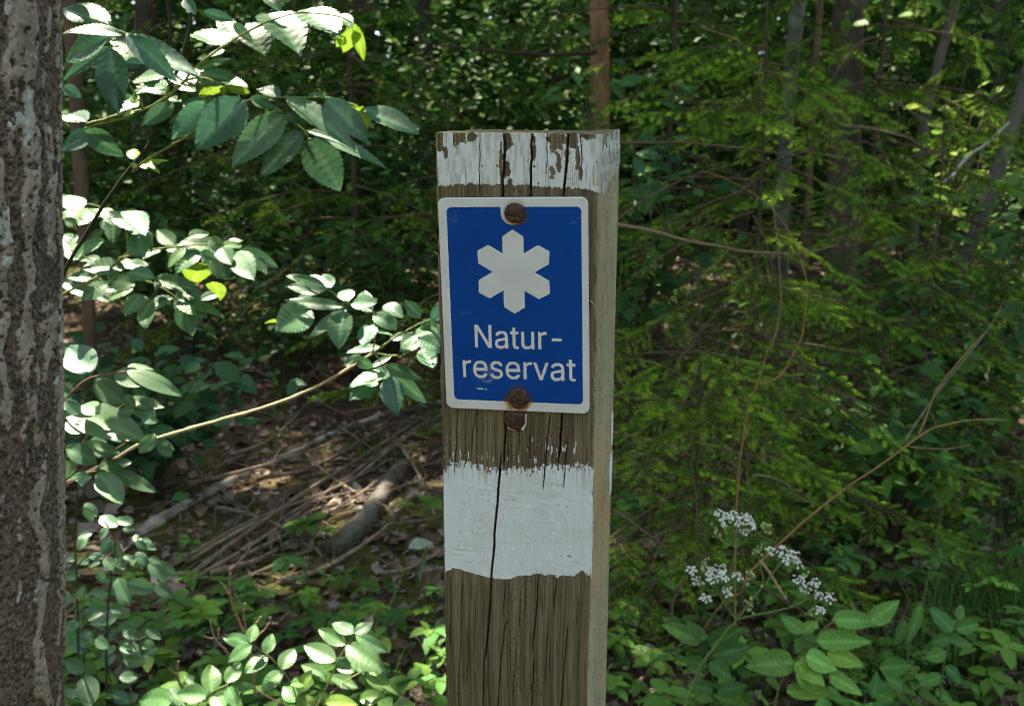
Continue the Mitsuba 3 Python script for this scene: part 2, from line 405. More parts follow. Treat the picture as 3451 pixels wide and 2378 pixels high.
# ------------------------------------------------------------------ the post
CRACKS = [  # (points across/up in mm, width mm, depth mm)
    ([(-8.0, 2), (-8.3, -14), (-9.3, -28), (-10.0, -46), (-9.6, -120), (-8.0, -205), (-8.1, -219), (-8.8, -230), (-9.4, -256)], 1.9, 9),
    ([(-11.6, -240), (-12.8, -252), (-14.0, -275), (-15.3, -289), (-18.4, -327), (-20.3, -353), (-22.3, -384), (-24.7, -410), (-26.2, -424)], 1.7, 9),
    ([(-26.8, -418), (-27.3, -436), (-27.8, -464), (-30, -560)], 1.3, 7),
    ([(11.9, 2), (11.6, -18), (10.7, -45), (10, -80)], 1.5, 8),
    ([(37.7, 2), (36.7, -22), (34.3, -46), (34.5, -150), (35.7, -204), (33.6, -240), (32.6, -252)], 1.7, 8),
    ([(27, -200), (25.3, -217), (23.5, -243), (21.2, -270)], 1.1, 5),
    ([(40, -222), (39.5, -231), (37.5, -268)], 0.9, 4), ([(-30, -200), (-31.2, -208), (-36.2, -243)], 0.7, 2.5), ([(-44, -200), (-45.7, -208), (-49.3, -264)], 0.9, 3),
    ([(18.3, -338), (15.9, -385), (13.1, -409)], 1.2, 6), ([(14.9, -412), (14.3, -430), (13.3, -458), (12, -520)], 1.0, 5),
    ([(33.2, -339), (31.0, -365), (31.6, -374)], 1.1, 4), ([(-8.2, -347), (-10.9, -381)], 0.9, 3), ([(-7.9, -381), (-10.9, -403), (-15.4, -462), (-18, -520)], 1.1, 5),
    ([(42.5, -380), (39.3, -428), (37.3, -455), (35, -520)], 1.1, 5), ([(-44.2, -350), (-48.0, -440), (-49.0, -468), (-50, -520)], 0.9, 3),
    ([(23, 2), (22.6, -20), (21.6, -33)], 0.7, 2), ([(46.5, 1), (47.5, -18), (46.2, -30)], 0.9, 2.5), ([(-24, -8), (-24.5, -22)], 0.7, 2), ([(-46, 2), (-46.5, -14)], 0.8, 2.5),
    ([(3.0, -212), (2.0, -243)], 0.8, 2.5), ([(12, -210), (11, -250)], 0.7, 2), ([(22, -350), (21.5, -380)], 0.7, 2), ([(26, -380), (24, -440)], 0.7, 2), ([(-33, -360), (-35, -420)], 0.7, 2),
    ([(50, -345), (48.5, -390)], 0.7, 2), ([(0, -400), (-3, -470)], 0.7, 2), ([(-40, -390), (-41.5, -450)], 0.7, 2), ([(4, -352), (2.5, -395)], 0.6, 2),
    ([(28.5, -395), (27.5, -430)], 0.7, 2), ([(-26, 1), (-27, -38), (-27.5, -46)], 0.6, 1.6), ([(-54, -345), (-55.5, -420)], 0.6, 2)]


def crack_depth(u, z):
    out = np.zeros_like(u)
    for k, (pts, w, d) in enumerate(CRACKS):
        pts = np.array(pts); o = np.argsort(pts[:, 1]); zz, uu = pts[o, 1], pts[o, 0]
        near = (z > zz[0]) & (z < zz[-1])
        if not near.any():
            continue
        zn, un = z[near], u[near]
        c = np.interp(zn, zz, uu) + 0.9 * (meshkit.noise(np.stack([zn * 0.12, 0 * zn + k * 7.3, 0 * zn], -1), 3) - 0.5)
        tap = np.minimum(1, np.minimum((zn - zz[0]) / 14.0 if zz[0] > -500 else 1.0, (zz[-1] - zn) / 12.0 if zz[-1] < 0 else 1.0))
        ww = w * (0.45 + 0.55 * tap) * (0.80 if d >= 8 else 0.58)
        e = np.clip(1 - np.abs(un - c) / (ww * 0.62), 0, 1)
        out[near] = np.maximum(out[near], d * np.minimum(1, e * 1.8) * tap)
    return out


def post_profile():
    """perimeter samples in mm (across, into) with outward normals and arc position; front first, then right side, back, left"""
    r, h, d = 1.6, 60.0, 120.0
    q = []
    for u in np.linspace(-h + r, h - r, 356):
        q.append((u, 0, 0, -1))
    for a in np.linspace(0, np.pi / 2, 6)[1:-1]:
        q.append((h - r + r * math.sin(a), r - r * math.cos(a), math.sin(a), -math.cos(a)))
    for w in np.linspace(r, d - r, 90):
        q.append((h, w, 1, 0))
    q.append((h - r, d, 0.3, 1))
    for u in np.linspace(h - r, -h + r, 24)[1:]:
        q.append((u, d, 0, 1))
    for w in np.linspace(d - r, r, 24):
        q.append((-h, w, -1, 0))
    a = np.array(q)
    n = a[:, 2:] / np.linalg.norm(a[:, 2:], axis=1, keepdims=True)
    return a[:, :2], n


def wood_disp(u, w, nrm_u, z):
    """outward displacement of the wood in mm"""
    a = u + w * 0.9
    q = np.stack([a * 0.55, z * 0.012, 0 * a + 3], -1)
    g = meshkit.fbm(q, 3, 21) - 0.5
    q2 = np.stack([a * 1.5, z * 0.02, 0 * a + 5], -1)
    chk = np.clip(meshkit.noise(q2, 33) - 0.76, 0, 1) * 1.3
    d = 0.26 * g - chk
    front = (w < 0.5)
    # worn, chipped corners
    cz = meshkit.noise(np.stack([z * 0.06, 0 * z + 2, 0 * z], -1), 51) * 0.6 + meshkit.noise(np.stack([z * 0.25, 0 * z + 5, 0 * z], -1), 53) * 0.4
    for cu in (59.4, -59.4):
        d = d - 2.6 * np.clip(cz - (0.5 if cu > 0 else 0.46), 0, 1) * 2.2 * np.exp(-((u - cu) ** 2 + (w - 0.4) ** 2) / 3.0)
    d = np.where(front, d - crack_depth(u, z), d)
    return d


def top_z(u, w):
    q = np.stack([u * 0.05, w * 0.05, 0 * u], -1); q2 = np.stack([u * 0.5, w * 0.2, 0 * u + 3], -1)
    return 1.2 * (meshkit.fbm(q, 2, 2) - 0.5) * 2 + 0.9 * (meshkit.fbm(q2, 2, 4) - 0.5)


LEAN = 0.001


def to_world(u, w, z):
    u = u + LEAN * (-z)
    return PC + (u[..., None] * PU + w[..., None] * PN + z[..., None] * UP) / 1000.0


def post():
    key = thing('wooden_post', 'weathered square wooden post with two white painted bands, standing in the forest', 'post')
    prof, nrm = post_profile()
    zs = np.r_[np.linspace(0, -470, 205), np.linspace(-480, -1340, 40)]
    U, Z = np.meshgrid(prof[:, 0], zs); Wd = np.meshgrid(prof[:, 1], zs)[0]
    NU = np.meshgrid(nrm[:, 0], zs)[0]; NW = np.meshgrid(nrm[:, 1], zs)[0]
    Z = Z + top_z(U, Wd) * np.clip(1 + Z / 6.0, 0, 1)
    d = wood_disp(U, Wd, NU, Z)
    v = to_world(U + NU * d, Wd + NW * d, Z).reshape(-1, 3)
    n, m = len(prof), len(zs)
    i, j = np.meshgrid(np.arange(m - 1), np.arange(n), indexing='ij')
    p, q = i * n + j, i * n + (j + 1) % n
    f = np.vstack([np.stack([p, p + n, q + n], -1).reshape(-1, 3), np.stack([p, q + n, q], -1).reshape(-1, 3)])
    # the sawn top
    rings, off = [v], len(v)
    prev = np.arange(n)
    U0, W0, D0 = U[0] + NU[0] * d[0], Wd[0] + NW[0] * d[0], Z[0]
    for s in (0.97, 0.9, 0.8, 0.66, 0.5, 0.3, 0.1):
        uu, ww = U0 * s, 60 + (W0 - 60) * s
        zz = top_z(uu, ww) - 0.25 * (1 - s)
        rings.append(to_world(uu, ww, zz)); cur = off + np.arange(n); off += n
        f = np.vstack([f, np.stack([prev, np.roll(prev, -1), np.roll(cur, -1)], 1), np.stack([prev, np.roll(cur, -1), cur], 1)])
        prev = cur
    rings.append(to_world(np.array([0.0]), np.array([60.0]), np.array([0.0])))
    f = np.vstack([f, np.stack([prev, np.roll(prev, -1), 0 * prev + off], 1)])
    put('timber', mikit.ply((np.vstack(rings), f), 'mat_post', smooth=35), key)

    # paint: a skin a third of a millimetre thick that follows the wood, with worn edges
    k = (prof[:, 1] < 118.5) & ((nrm[:, 0] > 0.01) | (prof[:, 1] < 0.01))
    pr, nr = prof[k], nrm[k]

    def band(z0, z1, mask, label, split=False):
        zz = np.linspace(z0, z1, int(abs(z1 - z0) / 0.65))
        U, Z = np.meshgrid(pr[:, 0], zz); Wd = np.meshgrid(pr[:, 1], zz)[0]
        NU = np.meshgrid(nr[:, 0], zz)[0]; NW = np.meshgrid(nr[:, 1], zz)[0]
        Z = Z + top_z(U, Wd) * np.clip(1 + Z / 6.0, 0, 1)
        m = mask(U, Wd, Z)
        cd = np.where(Wd < 0.5, crack_depth(U, Z), 0)
        d = wood_disp(U, Wd, NU, Z)
        m = np.where(cd > 0.8, -1, m)
        q = np.stack([U * 0.25 + Wd * .2, Z * 0.25, 0 * U], -1)
        th = 0.10 + (0.24 + 0.5 * (meshkit.fbm(q, 2, 8) - 0.5)) * np.clip(m / 0.12, 0, 1)
        d = d * 0.75 + 0.05 + th
        v = to_world(U + NU * d, Wd + NW * d, Z).reshape(-1, 3)
        f = grid_faces(U.shape[1], U.shape[0])
        keep = (m.reshape(-1)[f] > 0).all(1)
        far = (Wd.reshape(-1)[f].mean(1) > 30) & split
        for kp, nm, lb in ((keep & ~far, 'paint_band', label), (keep & far, 'paint_remnant', 'strips of old white paint left along the far edge of the side face')):
            if not kp.any():
                continue
            g = f[kp][:, ::-1]
            used_v, inv = np.unique(g, return_inverse=True)
            kk = put(nm, mikit.ply((v[used_v], inv.reshape(-1, 3)), 'mat_paint', smooth=True), key)
            plab(kk, lb)

    def n2(u, z, fu, fz, seed, oct=3):
        return meshkit.fbm(np.stack([u * fu, z * fz, 0 * u + 1.5], -1), oct, seed)

    BARE = [(-57, -5, 4.5, 9), (-42, -3, 6, 7), (-32, -2, 5, 4), (-5, -5, 3.5, 8), (-6.5, -26, 2.5, 7), (-4, -34, 2, 4), (29, -6, 7, 8), (31, -20, 2.2, 7), (26.5, -26, 2, 5), (40, -4, 5, 7), (45, -17, 1.8, 9), (47, -27, 1.2, 6),
            (52, -1, 6, 3), (13.5, -12, 1.2, 10), (-52, -14, 2, 6), (37, -12, 2.2, 12), (-10.8, -20, 1.2, 14)]

    def upper(u, w, z):
        edge = np.interp(u, [-60, -45, -27, -11, 11, 25, 37, 51, 60], [-38.2, -37.7, -35.8, -36.6, -36.9, -37.7, -38, -38.8, -40.5])
        edge = np.where(w > 0.5, np.interp(w, [0, 25, 60, 120], [-41, -45, -36, -30]), edge)
        jag = (n2(u + w, z, 0.7, 0.3, 3) - 0.5) * 5.0 + (n2(u + w, z, 0.15, 0.03, 5) - 0.5) * 2
        m = (z - edge + jag) / 6.0
        bare = np.zeros_like(u)
        for bu, bz, ru, rz in BARE:
            bare = np.maximum(bare, np.where(w < 0.5, 1.35 - np.sqrt(((u - bu) / ru) ** 2 + ((z - bz) / rz) ** 2), 0))
        no = n2(u, z, 0.30, 0.26, 11)
        m = np.minimum(m, 0.62 - 1.35 * bare - (no - 0.5) * 2.6 + 0.10)
        side = (n2(w * 1.0 + 9, z, 0.45, 0.05, 17) - 0.47) * 3 + np.interp(w, [0, 20, 60, 118], [0.6, 0.1, 0.25, 0.3])
        return np.where(w > 0.9, np.minimum(m, side), m)

    band(0.0, -49, upper, 'old white paint flaking off the top of the post')

    def low(u, w, z):
        top = np.interp(u, [-60, -53, -46, -33, -21, -10, 3, 11, 18, 25, 34, 44, 54, 60], [-258, -252, -249, -250, -252, -251.5, -250, -250.5, -248, -245, -245, -245, -244, -246])
        bot = np.interp(u, [-60, -57, -51, -42, -32, -20, -6, 1, 13, 17, 24, 29, 34, 42, 47, 52, 60], [-349, -345, -341.5, -343, -345.2, -347, -346.5, -343, -340.3, -337.5, -339.7, -337.5, -339.5, -337.2, -338, -333, -337])
        jt = (n2(u, z, 0.3, 0.3, 23) - 0.5) * 7 + (n2(u, z, 0.9, 0.5, 24, 2) - 0.5) * 3
        jb = (n2(u, z, 0.6, 0.6, 25) - 0.5) * np.interp(u, [-60, -40, -5, 5, 60], [5, 2.2, 2.0, 6, 9])
        m = np.minimum((top - z + jt) / 4.0, (z - bot + jb) / 3.0)
        feather = 0.35 - np.maximum(0, n2(u, z, 1.1, 0.3, 27) - 0.52) * 6 * np.clip((z - top + 9) / 9, 0, 1.6)
        m = np.minimum(m, feather)
        # a dry-brushed fringe above the band
        fr = np.minimum((n2(u, z, 0.9, 0.09, 29) - 0.60) * 5 - np.abs(z - (top + 6)) / 22.0 + 0.12, 0.3)
        spot = 0.25 - np.sqrt(((u + 53.5) / 5.0) ** 2 + ((z + 231.5) / 5.0) ** 2) * 0.5 + (n2(u, z, 0.5, 0.4, 31) - 0.5) * 1.4 - 0.12
        m = np.maximum(m, np.maximum(fr, spot))
        # leftovers along the far edge of the side face
        s1 = np.minimum((w - np.interp(z, [-310, -285, -272], [103, 98, 104])) / 8, np.minimum((z + 312) / 5, (-272 - z) / 5)) + (n2(w, z, 0.3, 0.2, 37) - 0.5) * 0.5
        s2 = np.minimum((w - 104) / 8, np.minimum((z + 268) / 5, (-236 - z) / 5)) + (n2(w, z, 0.3, 0.2, 39) - 0.5) * 0.6
        wrap = np.minimum((2.2 + (n2(w + 3, z, 0.5, 0.12, 41) - 0.5) * 4 - w) / 2, np.minimum((z + 338) / 4, (-246 - z) / 4))
        return np.where(w > 0.5, np.maximum(np.maximum(s1, s2), wrap), m)

    band(-226, -352, low, 'broad white painted band below the sign', True)

    # rusty bolt head half hidden under the sign, with scraps of an older white plate round it
    kb = put('bolt', bolt(*BOLTS[2], 0.2, 5), key)
    plab(kb, 'rusty bolt head in the bare wood just under the sign')
    for pts, hgt in (([(6.6, 3.5), (9.3, 4.8), (8.8, 0.5), (8.6, -4), (6.4, -8.8), (4.6, -7.6), (6.4, -4), (7.0, 0)], 1.2), ([(-7.6, 4), (-5.6, 7.2), (-5.2, 4.6), (-6.6, 3.2), (-7.4, -0.5), (-4.4, -6.6), (1.5, -8.4), (-1, -9.3), (-5.4, -7.8), (-8.6, -1)], 1.4)):
        pg = Polygon([(a + BOLTS[2][0], b + BOLTS[2][1]) for a, b in pts]).buffer(0)
        ks = put('plate_scrap', flat_part(pg, -0.4, hgt, 'mat_plate'), key)
        plab(ks, 'torn scrap of white sign plate around the bolt')
    # a splinter and wood hairs on the edge
    mb = MB()
    for u, z, du, dz, dw in ((55.0, -118, 5, -4.5, -4), (-59.8, -88, -2.5, 2, -2), (59.5, -178, 2.5, 1.5, -3)):
        a = to_world(np.array([u]), np.array([0.0]), np.array([z]))[0]; b = to_world(np.array([u + du]), np.array([float(dw)]), np.array([z + dz]))[0]
        mb.add(*tube([a, (a + b) / 2 + np.array([0, 0, 0.0008]), b], [0.0004, 0.0003, 0.0001], 5), (0.5, 0.45, 0.36))
    put('splinter', mb.shape('mat_wood'), key)


def flat_part(poly, w0, thick, mat, bevel=0.0, smooth=30, rot=None):
    """a polygon in face millimetres, extruded outwards from w0 (mm in front of the wood)"""
    geoms = getattr(poly, 'geoms', [poly])
    ms = [trimesh.creation.extrude_polygon(g, thick, engine='earcut') for g in geoms if g.area > 0.05]
    m = trimesh.util.concatenate(ms)
    v = np.array(m.vertices)
    v = to_world(v[:, 0], -(w0 + v[:, 2]), v[:, 1])
    return mikit.ply((v, np.array(m.faces)), mat, smooth=smooth)


def bolt(u, z, r, w0, seed):
    """a domed, pitted bolt head"""
    nr, na = 16, 40
    rr = np.r_[np.linspace(0.02, 1, nr), 1.0, 1.0]
    hh = np.r_[2.6 * np.sqrt(np.clip(1 - (np.linspace(0, 1, nr) * 0.93) ** 2.6, 0, 1)) + 0.7, 0.5, -0.5]
    A = np.linspace(0, 2 * np.pi, na, endpoint=False)
    R, AA = np.meshgrid(rr, A, indexing='ij'); Hh = np.repeat(hh[:, None], na, 1)
    q = np.stack([R * np.cos(AA) * 3, R * np.sin(AA) * 3, 0 * R + seed], -1)
    Hh = Hh + 0.9 * (meshkit.fbm(q, 3, seed) - 0.5) * (Hh > 0.6)
    R = R * (1 + 0.07 * (meshkit.noise(np.stack([np.cos(AA) * 1.5, np.sin(AA) * 1.5, 0 * R + seed], -1), seed) - 0.5) * 2)
    v = to_world(u + r * R * np.cos(AA), -(w0 + Hh), z + r * R * np.sin(AA)).reshape(-1, 3)
    i, j = np.meshgrid(np.arange(len(rr) - 1), np.arange(na), indexing='ij')
    p, q = i * na + j, i * na + (j + 1) % na
    f = np.vstack([np.stack([p, p + na, q + na], -1).reshape(-1, 3), np.stack([p, q + na, q], -1).reshape(-1, 3)])
    c = len(v); v = np.vstack([v, to_world(np.array([u]), np.array([-(w0 + hh[0])]), np.array([z]))])
    f = np.vstack([f, np.stack([np.arange(na), (np.arange(na) + 1) % na, np.full(na, c)], 1)])
    return mikit.ply((v, f), 'mat_rust', smooth=40)


post()


# ------------------------------------------------------------------ the sign
def sign():
    key = thing('nature_reserve_sign', 'small blue and white nature reserve sign with a snowflake emblem, bolted to the post', 'sign')

    def place(g):
        return affinity.translate(affinity.rotate(g, SIGN_ROT, origin=(0, 0), use_radians=True), *SIGN_C)

    def rrect(w, h, r):
        return sbox(-w / 2 + r, -h / 2 + r, w / 2 - r, h / 2 - r).buffer(r, 10)

    W_, H_ = 110.8, 160.0
    SW = 0.9   # the plate stands this far off the wood
    # plate with a small chamfer
    lev = [(0.0, 0.0), (1.7, 0.0), (2.1, 0.5)]
    outer = place(rrect(W_, H_, 5.2)); inner = place(rrect(W_ - 1.0, H_ - 1.0, 4.7))
    a = np.array(outer.exterior.coords)[:-1]; b = np.array(inner.exterior.coords)[:-1]
    ok = len(a) == len(b)
    m = trimesh.creation.extrude_polygon(outer, 1.7, engine='earcut')
    cap = trimesh.creation.extrude_polygon(inner, 0.3, engine='earcut')
    n = len(a)
    if ok:
        v = np.vstack([np.c_[a, np.zeros(n)], np.c_[a, np.full(n, 1.6)], np.c_[b, np.full(n, 2.05)]])
        fl = []
        for k in range(2):
            p = k * n + np.arange(n); q = k * n + (np.arange(n) + 1) % n
            fl += [np.stack([p, q, q + n], 1), np.stack([p, q + n, p + n], 1)]
        v0, f0 = trimesh.creation.triangulate_polygon(inner, engine='earcut')
        side = trimesh.Trimesh(v, np.vstack(fl), process=False)
        top = trimesh.Trimesh(np.c_[v0, np.full(len(v0), 2.05)], f0, process=False)
        if top.face_normals[0][2] < 0:
            top.invert()
        if side.face_normals[:, :2][0] @ (v[0, :2] - np.array(SIGN_C)) < 0:
            side.invert()
        m = trimesh.util.concatenate([side, top])
    v = np.array(m.vertices)
    v = to_world(v[:, 0], -(SW + v[:, 2]), v[:, 1])
    kp = put('plate', mikit.ply((v, np.array(m.faces)), 'mat_plate', smooth=25), key)
    plab(kp, 'white plate with rounded corners and a white rim')
    # snowflake: six broad arms with pointed ends
    arm = Polygon([(-7.9, 0), (7.9, 0), (7.9, 26.0), (0, 31.0), (-7.9, 26.0)])
    flake = affinity.translate(unary_union([affinity.rotate(arm, 60 * k, origin=(0, 0)) for k in range(6)]), 0.3, 26.0)
    notch1 = unary_union([Point(-0.9, 69.5).buffer(9.0, 16), sbox(-9.9, 69.5, 8.1, 80)])
    notch1 = unary_union([Point(0.2, 68.8).buffer(8.4, 16), sbox(-8.2, 69, 8.6, 80)])
    blue = rrect(99.5, 146.0, 3.6)
    blue = affinity.translate(blue, 0.9, 0.3).difference(notch1)
    blue = place(blue)

    def word(text, x0, x1, y, cap):
        m = meshkit.text_mesh(text, cap, 0.2)
        pg = unary_union([g for g in m.section(plane_origin=[0, 0, 0.1], plane_normal=[0, 0, 1]).to_2D(to_2D=np.eye(4))[0].polygons_full]).buffer(0.10)
        m = trimesh.util.concatenate([trimesh.creation.extrude_polygon(g, 0.2, engine='earcut') for g in getattr(pg, 'geoms', [pg])])
        v = np.array(m.vertices)
        lo, hi = v[:, 0].min(), v[:, 0].max()
        v[:, 0] = x0 + (v[:, 0] - lo) * (x1 - x0) / (hi - lo)
        v[:, 1] += y
        c, s = math.cos(SIGN_ROT), math.sin(SIGN_ROT)
        X, Y = c * v[:, 0] - s * v[:, 1] + SIGN_C[0], s * v[:, 0] + c * v[:, 1] + SIGN_C[1]
        return to_world(X, -(SW + 2.05 + 0.18 + v[:, 2]), Y), np.array(m.faces)

    kb = put('blue_field', flat_part(blue, SW + 2.05, 0.16, 'mat_blue'), key)
    plab(kb, 'blue printed field with scratches and rust stains')
    ks = put('snowflake_emblem', flat_part(place(flake), SW + 2.05 + 0.02, 0.3, 'mat_plate'), key)
    plab(ks, 'white six-armed snowflake emblem')
    kl = put('lettering', mikit.ply(word('Natur-', -30.8, 35.2, -31.3, 17.3), 'mat_plate', smooth=False), key)
    plab(kl, 'white lettering reading Natur-')
    kl = put('lettering', mikit.ply(word('reservat', -41.0, 45.4, -54.7, 17.5), 'mat_plate', smooth=False), key)
    plab(kl, 'white lettering reading reservat, scuffed under its second and third letters')
    k1 = put('bolt', bolt(*BOLTS[0], SW + 2.0, 11), key); plab(k1, 'rusty bolt head at the top of the sign')
    k2 = put('bolt', bolt(*BOLTS[1], SW + 2.0, 23), key); plab(k2, 'rusty bolt head at the foot of the sign with a rust stain')


sign()

# ------------------------------------------------------------------ crowns, and the gaps that let the sun through
GAPS = []      # (point, radius): where sunlight reaches down through a gap of the canopy


def in_gap(p, grow=0.0):
    out = np.zeros(len(p), bool)
    for q, r in GAPS:
        d = p - q
        t = d @ SUN
        dist = np.linalg.norm(d - t[:, None] * SUN, axis=1)
        wob = r * (0.75 + 0.6 * meshkit.noise(p * 1.7, 77))
        out |= (dist < wob + grow) & (t > 1.2)
    return out


def gap(fr, x, y, Y, r):
    GAPS.append((P(*px(fr, x, y), Y), r))


gap('a', 1000, 250, 1.25, 0.17); gap('a', 1750, 560, 1.2, 0.11); gap('a', 750, 400, 1.3, 0.16); gap('a', 1650, 120, 1.3, 0.10)
gap('a', 500, 1250, 1.5, 0.18); gap('a', 900, 1330, 1.5, 0.20); gap('a', 1250, 1400, 1.5, 0.15)
gap('b', 1700, 200, 1.6, 0.17); gap('b', 2000, 480, 1.6, 0.15); gap('b', 1000, 800, 1.55, 0.10); gap('a', 350, 1100, 1.5, 0.12); gap('a', 700, 1480, 1.5, 0.16)
gap('c', 650, 400, 1.8, 0.11); gap('c', 1350, 950, 1.4, 0.10); gap('c', 1830, 980, 1.4, 0.11); gap('c', 1150, 1090, 1.4, 0.09); gap('c', 600, 950, 1.7, 0.06); gap('c', 1440, 290, 2.6, 0.04)
GAPS += [(np.array([-0.9, 3.3, 0.1]), 0.06), (np.array([-0.55, 3.1, 0.1]), 0.07), (np.array([-1.2, 2.7, 0.1]), 0.05), (np.array([-1.7, 4.6, 0.1]), 0.10), (np.array([2.2, 4.0, 0.2]), 0.15), (np.array([2.0, 3.6, 0.5]), 0.18), (np.array([1.75, 3.4, 1.0]), 0.10), (np.array([-0.6, 2.9, 0.1]), 0.03), (np.array([-0.75, 3.6, 0.1]), 0.05), (np.array([-0.3, 3.3, 0.1]), 0.03), (np.array([-0.1, 2.3, 0.1]), 0.02),
         (np.array([2.7, 5.5, 0.4]), 0.2), (np.array([-0.12, 1.9, 0.1]), 0.06), (np.array([0.9, 2.9, 0.8]), 0.06), (np.array([1.3, 3.4, 1.2]), 0.06), (np.array([0.45, 4.0, 1.1]), 0.07), (np.array([-0.7, 2.5, 0.1]), 0.03), (np.array([-1.0, 3.9, 0.1]), 0.04), (np.array([-0.4, 3.7, 0.1]), 0.04), (np.array([0.35, 2.0, 0.1]), 0.03), (np.array([1.1, 2.3, 0.3]), 0.03)]


def crown(parent, c, rad, n, seed, size=0.13, base=(0.06, 0.14, 0.035)):
    r = np.random.default_rng(seed)
    clumps = rand_dirs(40, r) * (r.random(40)[:, None] ** 0.4) * np.asarray(rad) + c
    k = r.integers(0, 40, n)
    p = clumps[k] + r.normal(size=(n, 3)) * np.array([0.42, 0.42, 0.2]) * (np.mean(rad) / 2.4)
    p = p[~in_gap(p, 0.07)]
    p = p[p[:, 2] > 3.2]
    d = rand_dirs(len(p), r, 0.4)
    z = unit(UP + 0.5 * r.normal(size=(len(p), 3)))
    v, f, cc = scatter(*CARD, p, d, z, size * np.exp(r.normal(0, 0.2, len(p))), green(len(p), r, base))
    return put('crown', MB().add(v, f, cc).shape('mat_leaf_soft', False), parent)


def limbs(parent, top, n, L, seed, rad=0.02):
    r = np.random.default_rng(seed); mb = MB()
    for k in range(n):
        a = r.random() * 6.28; d = np.array([math.cos(a), math.sin(a), 0.5])
        o = top - UP * r.random() * 2.2
        pts = smoothpath([o, o + d * L * 0.5, o + d * L + UP * 0.2], 7)
        mb.add(*tube(pts, np.linspace(rad, 0.006, 7), 5), (0.09, 0.07, 0.05))
    put('limb', mb.shape('mat_wood'), parent)


# ------------------------------------------------------------------ the lichen-spotted trunk on the left
def left_trunk():
    key = thing('tree', 'thick brown tree trunk with pale lichen and rough bark at the left edge', 'tree')
    Y0 = 1.02
    e_top, e_bot = P(*px('o', 137, 0), Y0), P(*px('o', 148, 1596), Y0)
    s = (e_top - e_bot) / (e_top[2] - e_bot[2])
    R0 = 0.135
    zs = np.unique(np.r_[np.linspace(-0.15, 0.55, 30), np.linspace(0.55, 1.52, 440), np.linspace(1.53, 4.2, 40)])
    na_f, na_b = 270, 20
    ang = np.r_[np.linspace(-2.45, 0.75, na_f), np.linspace(0.75, 2 * np.pi - 2.45, na_b + 2)[1:-1]]   # fine towards the camera
    A, Zz = np.meshgrid(ang, zs)
    rad = R0 * (1 + 0.03 * (1.0 - Zz)) * np.where(Zz < 0.3, 1 + 0.9 * (0.3 - Zz) ** 2 / 0.2, 1)
    X, Yy = np.cos(A), np.sin(A)
    arc = R0
    def nz(fx, fz, seed, oct=3):
        return meshkit.fbm(np.stack([X * arc * fx, Yy * arc * fx, Zz * fz], -1), oct, seed)
    w1 = nz(30, 16, 3) - 0.5
    def ridgeN(fx, fz, seed):
        return meshkit.noise(np.stack([X * arc * fx + w1 * 2.2, Yy * arc * fx + w1 * 2.2, Zz * fz], -1), seed)
    rid = 0.70 * ridgeN(80, 3.6, 11) + 0.30 * ridgeN(170, 30, 13)
    plate = np.clip((rid - 0.488) / 0.11, 0, 1); plate = plate * plate * (3 - 2 * plate)          # smooth pale plates between rough fissures
    rough = nz(190, 150, 21, 3) - 0.5
    rough2 = nz(420, 330, 25, 2) - 0.5
    brk = np.clip((nz(120, 90, 31) - 0.60) / 0.06, 0, 1) * 0.8                                          # places where the plate has broken away
    plate = plate * (1 - brk)
    disp = 0.005 * plate + (0.007 * rough + 0.004 * rough2) * (1 - 0.75 * plate) + 0.004 * (nz(20, 10, 41) - 0.5)
    rr = rad + disp
    axis_x = e_bot[0] + s[0] * (Zz - e_bot[2]) - rad * 1.09 - 0.0045
    v = np.stack([axis_x + rr * X, Y0 + rr * Yy, Zz], -1).reshape(-1, 3)
    ps = np.clip((plate - 0.3) / 0.45, 0, 1)
    ln = np.clip((nz(26, 17, 61) * 0.6 + nz(110, 90, 63) * 0.4 - 0.585) / 0.05, 0, 1) * (0.3 + 0.7 * ps)
    n, m = len(ang), len(zs)
    i, j = np.meshgrid(np.arange(m - 1), np.arange(n), indexing='ij')
    p, q = i * n + j, i * n + (j + 1) % n
    f = np.vstack([np.stack([p, q, q + n], -1).reshape(-1, 3), np.stack([p, q + n, p + n], -1).reshape(-1, 3)])
    kt = put('trunk', mikit.ply((v, f), 'mat_bark', smooth=True, uv=np.stack([ps.reshape(-1), ln.reshape(-1)], -1)), key)
    plab(kt, 'brown furrowed bark with pale grey plates and lichen patches')
    top = np.array([e_bot[0] + s[0] * (4.2 - e_bot[2]) - R0, Y0, 4.2])
    mb = MB(); mb.add(*tube(smoothpath([top - UP * 0.02, top + UP * 2 + s * 0.1, top + UP * 4], 8), np.linspace(R0 * 0.93, 0.04, 8), 12), (0.1, 0.075, 0.05))
    put('upper_stem', mb.shape('mat_wood'), key)
    limbs(key, top + UP * 2.6, 8, 1.9, 5, 0.03)
    crown(key, top + np.array([0.3, 0.7, 2.8]), (2.7, 2.4, 1.5), 5200, 101)
    return key


left_trunk()

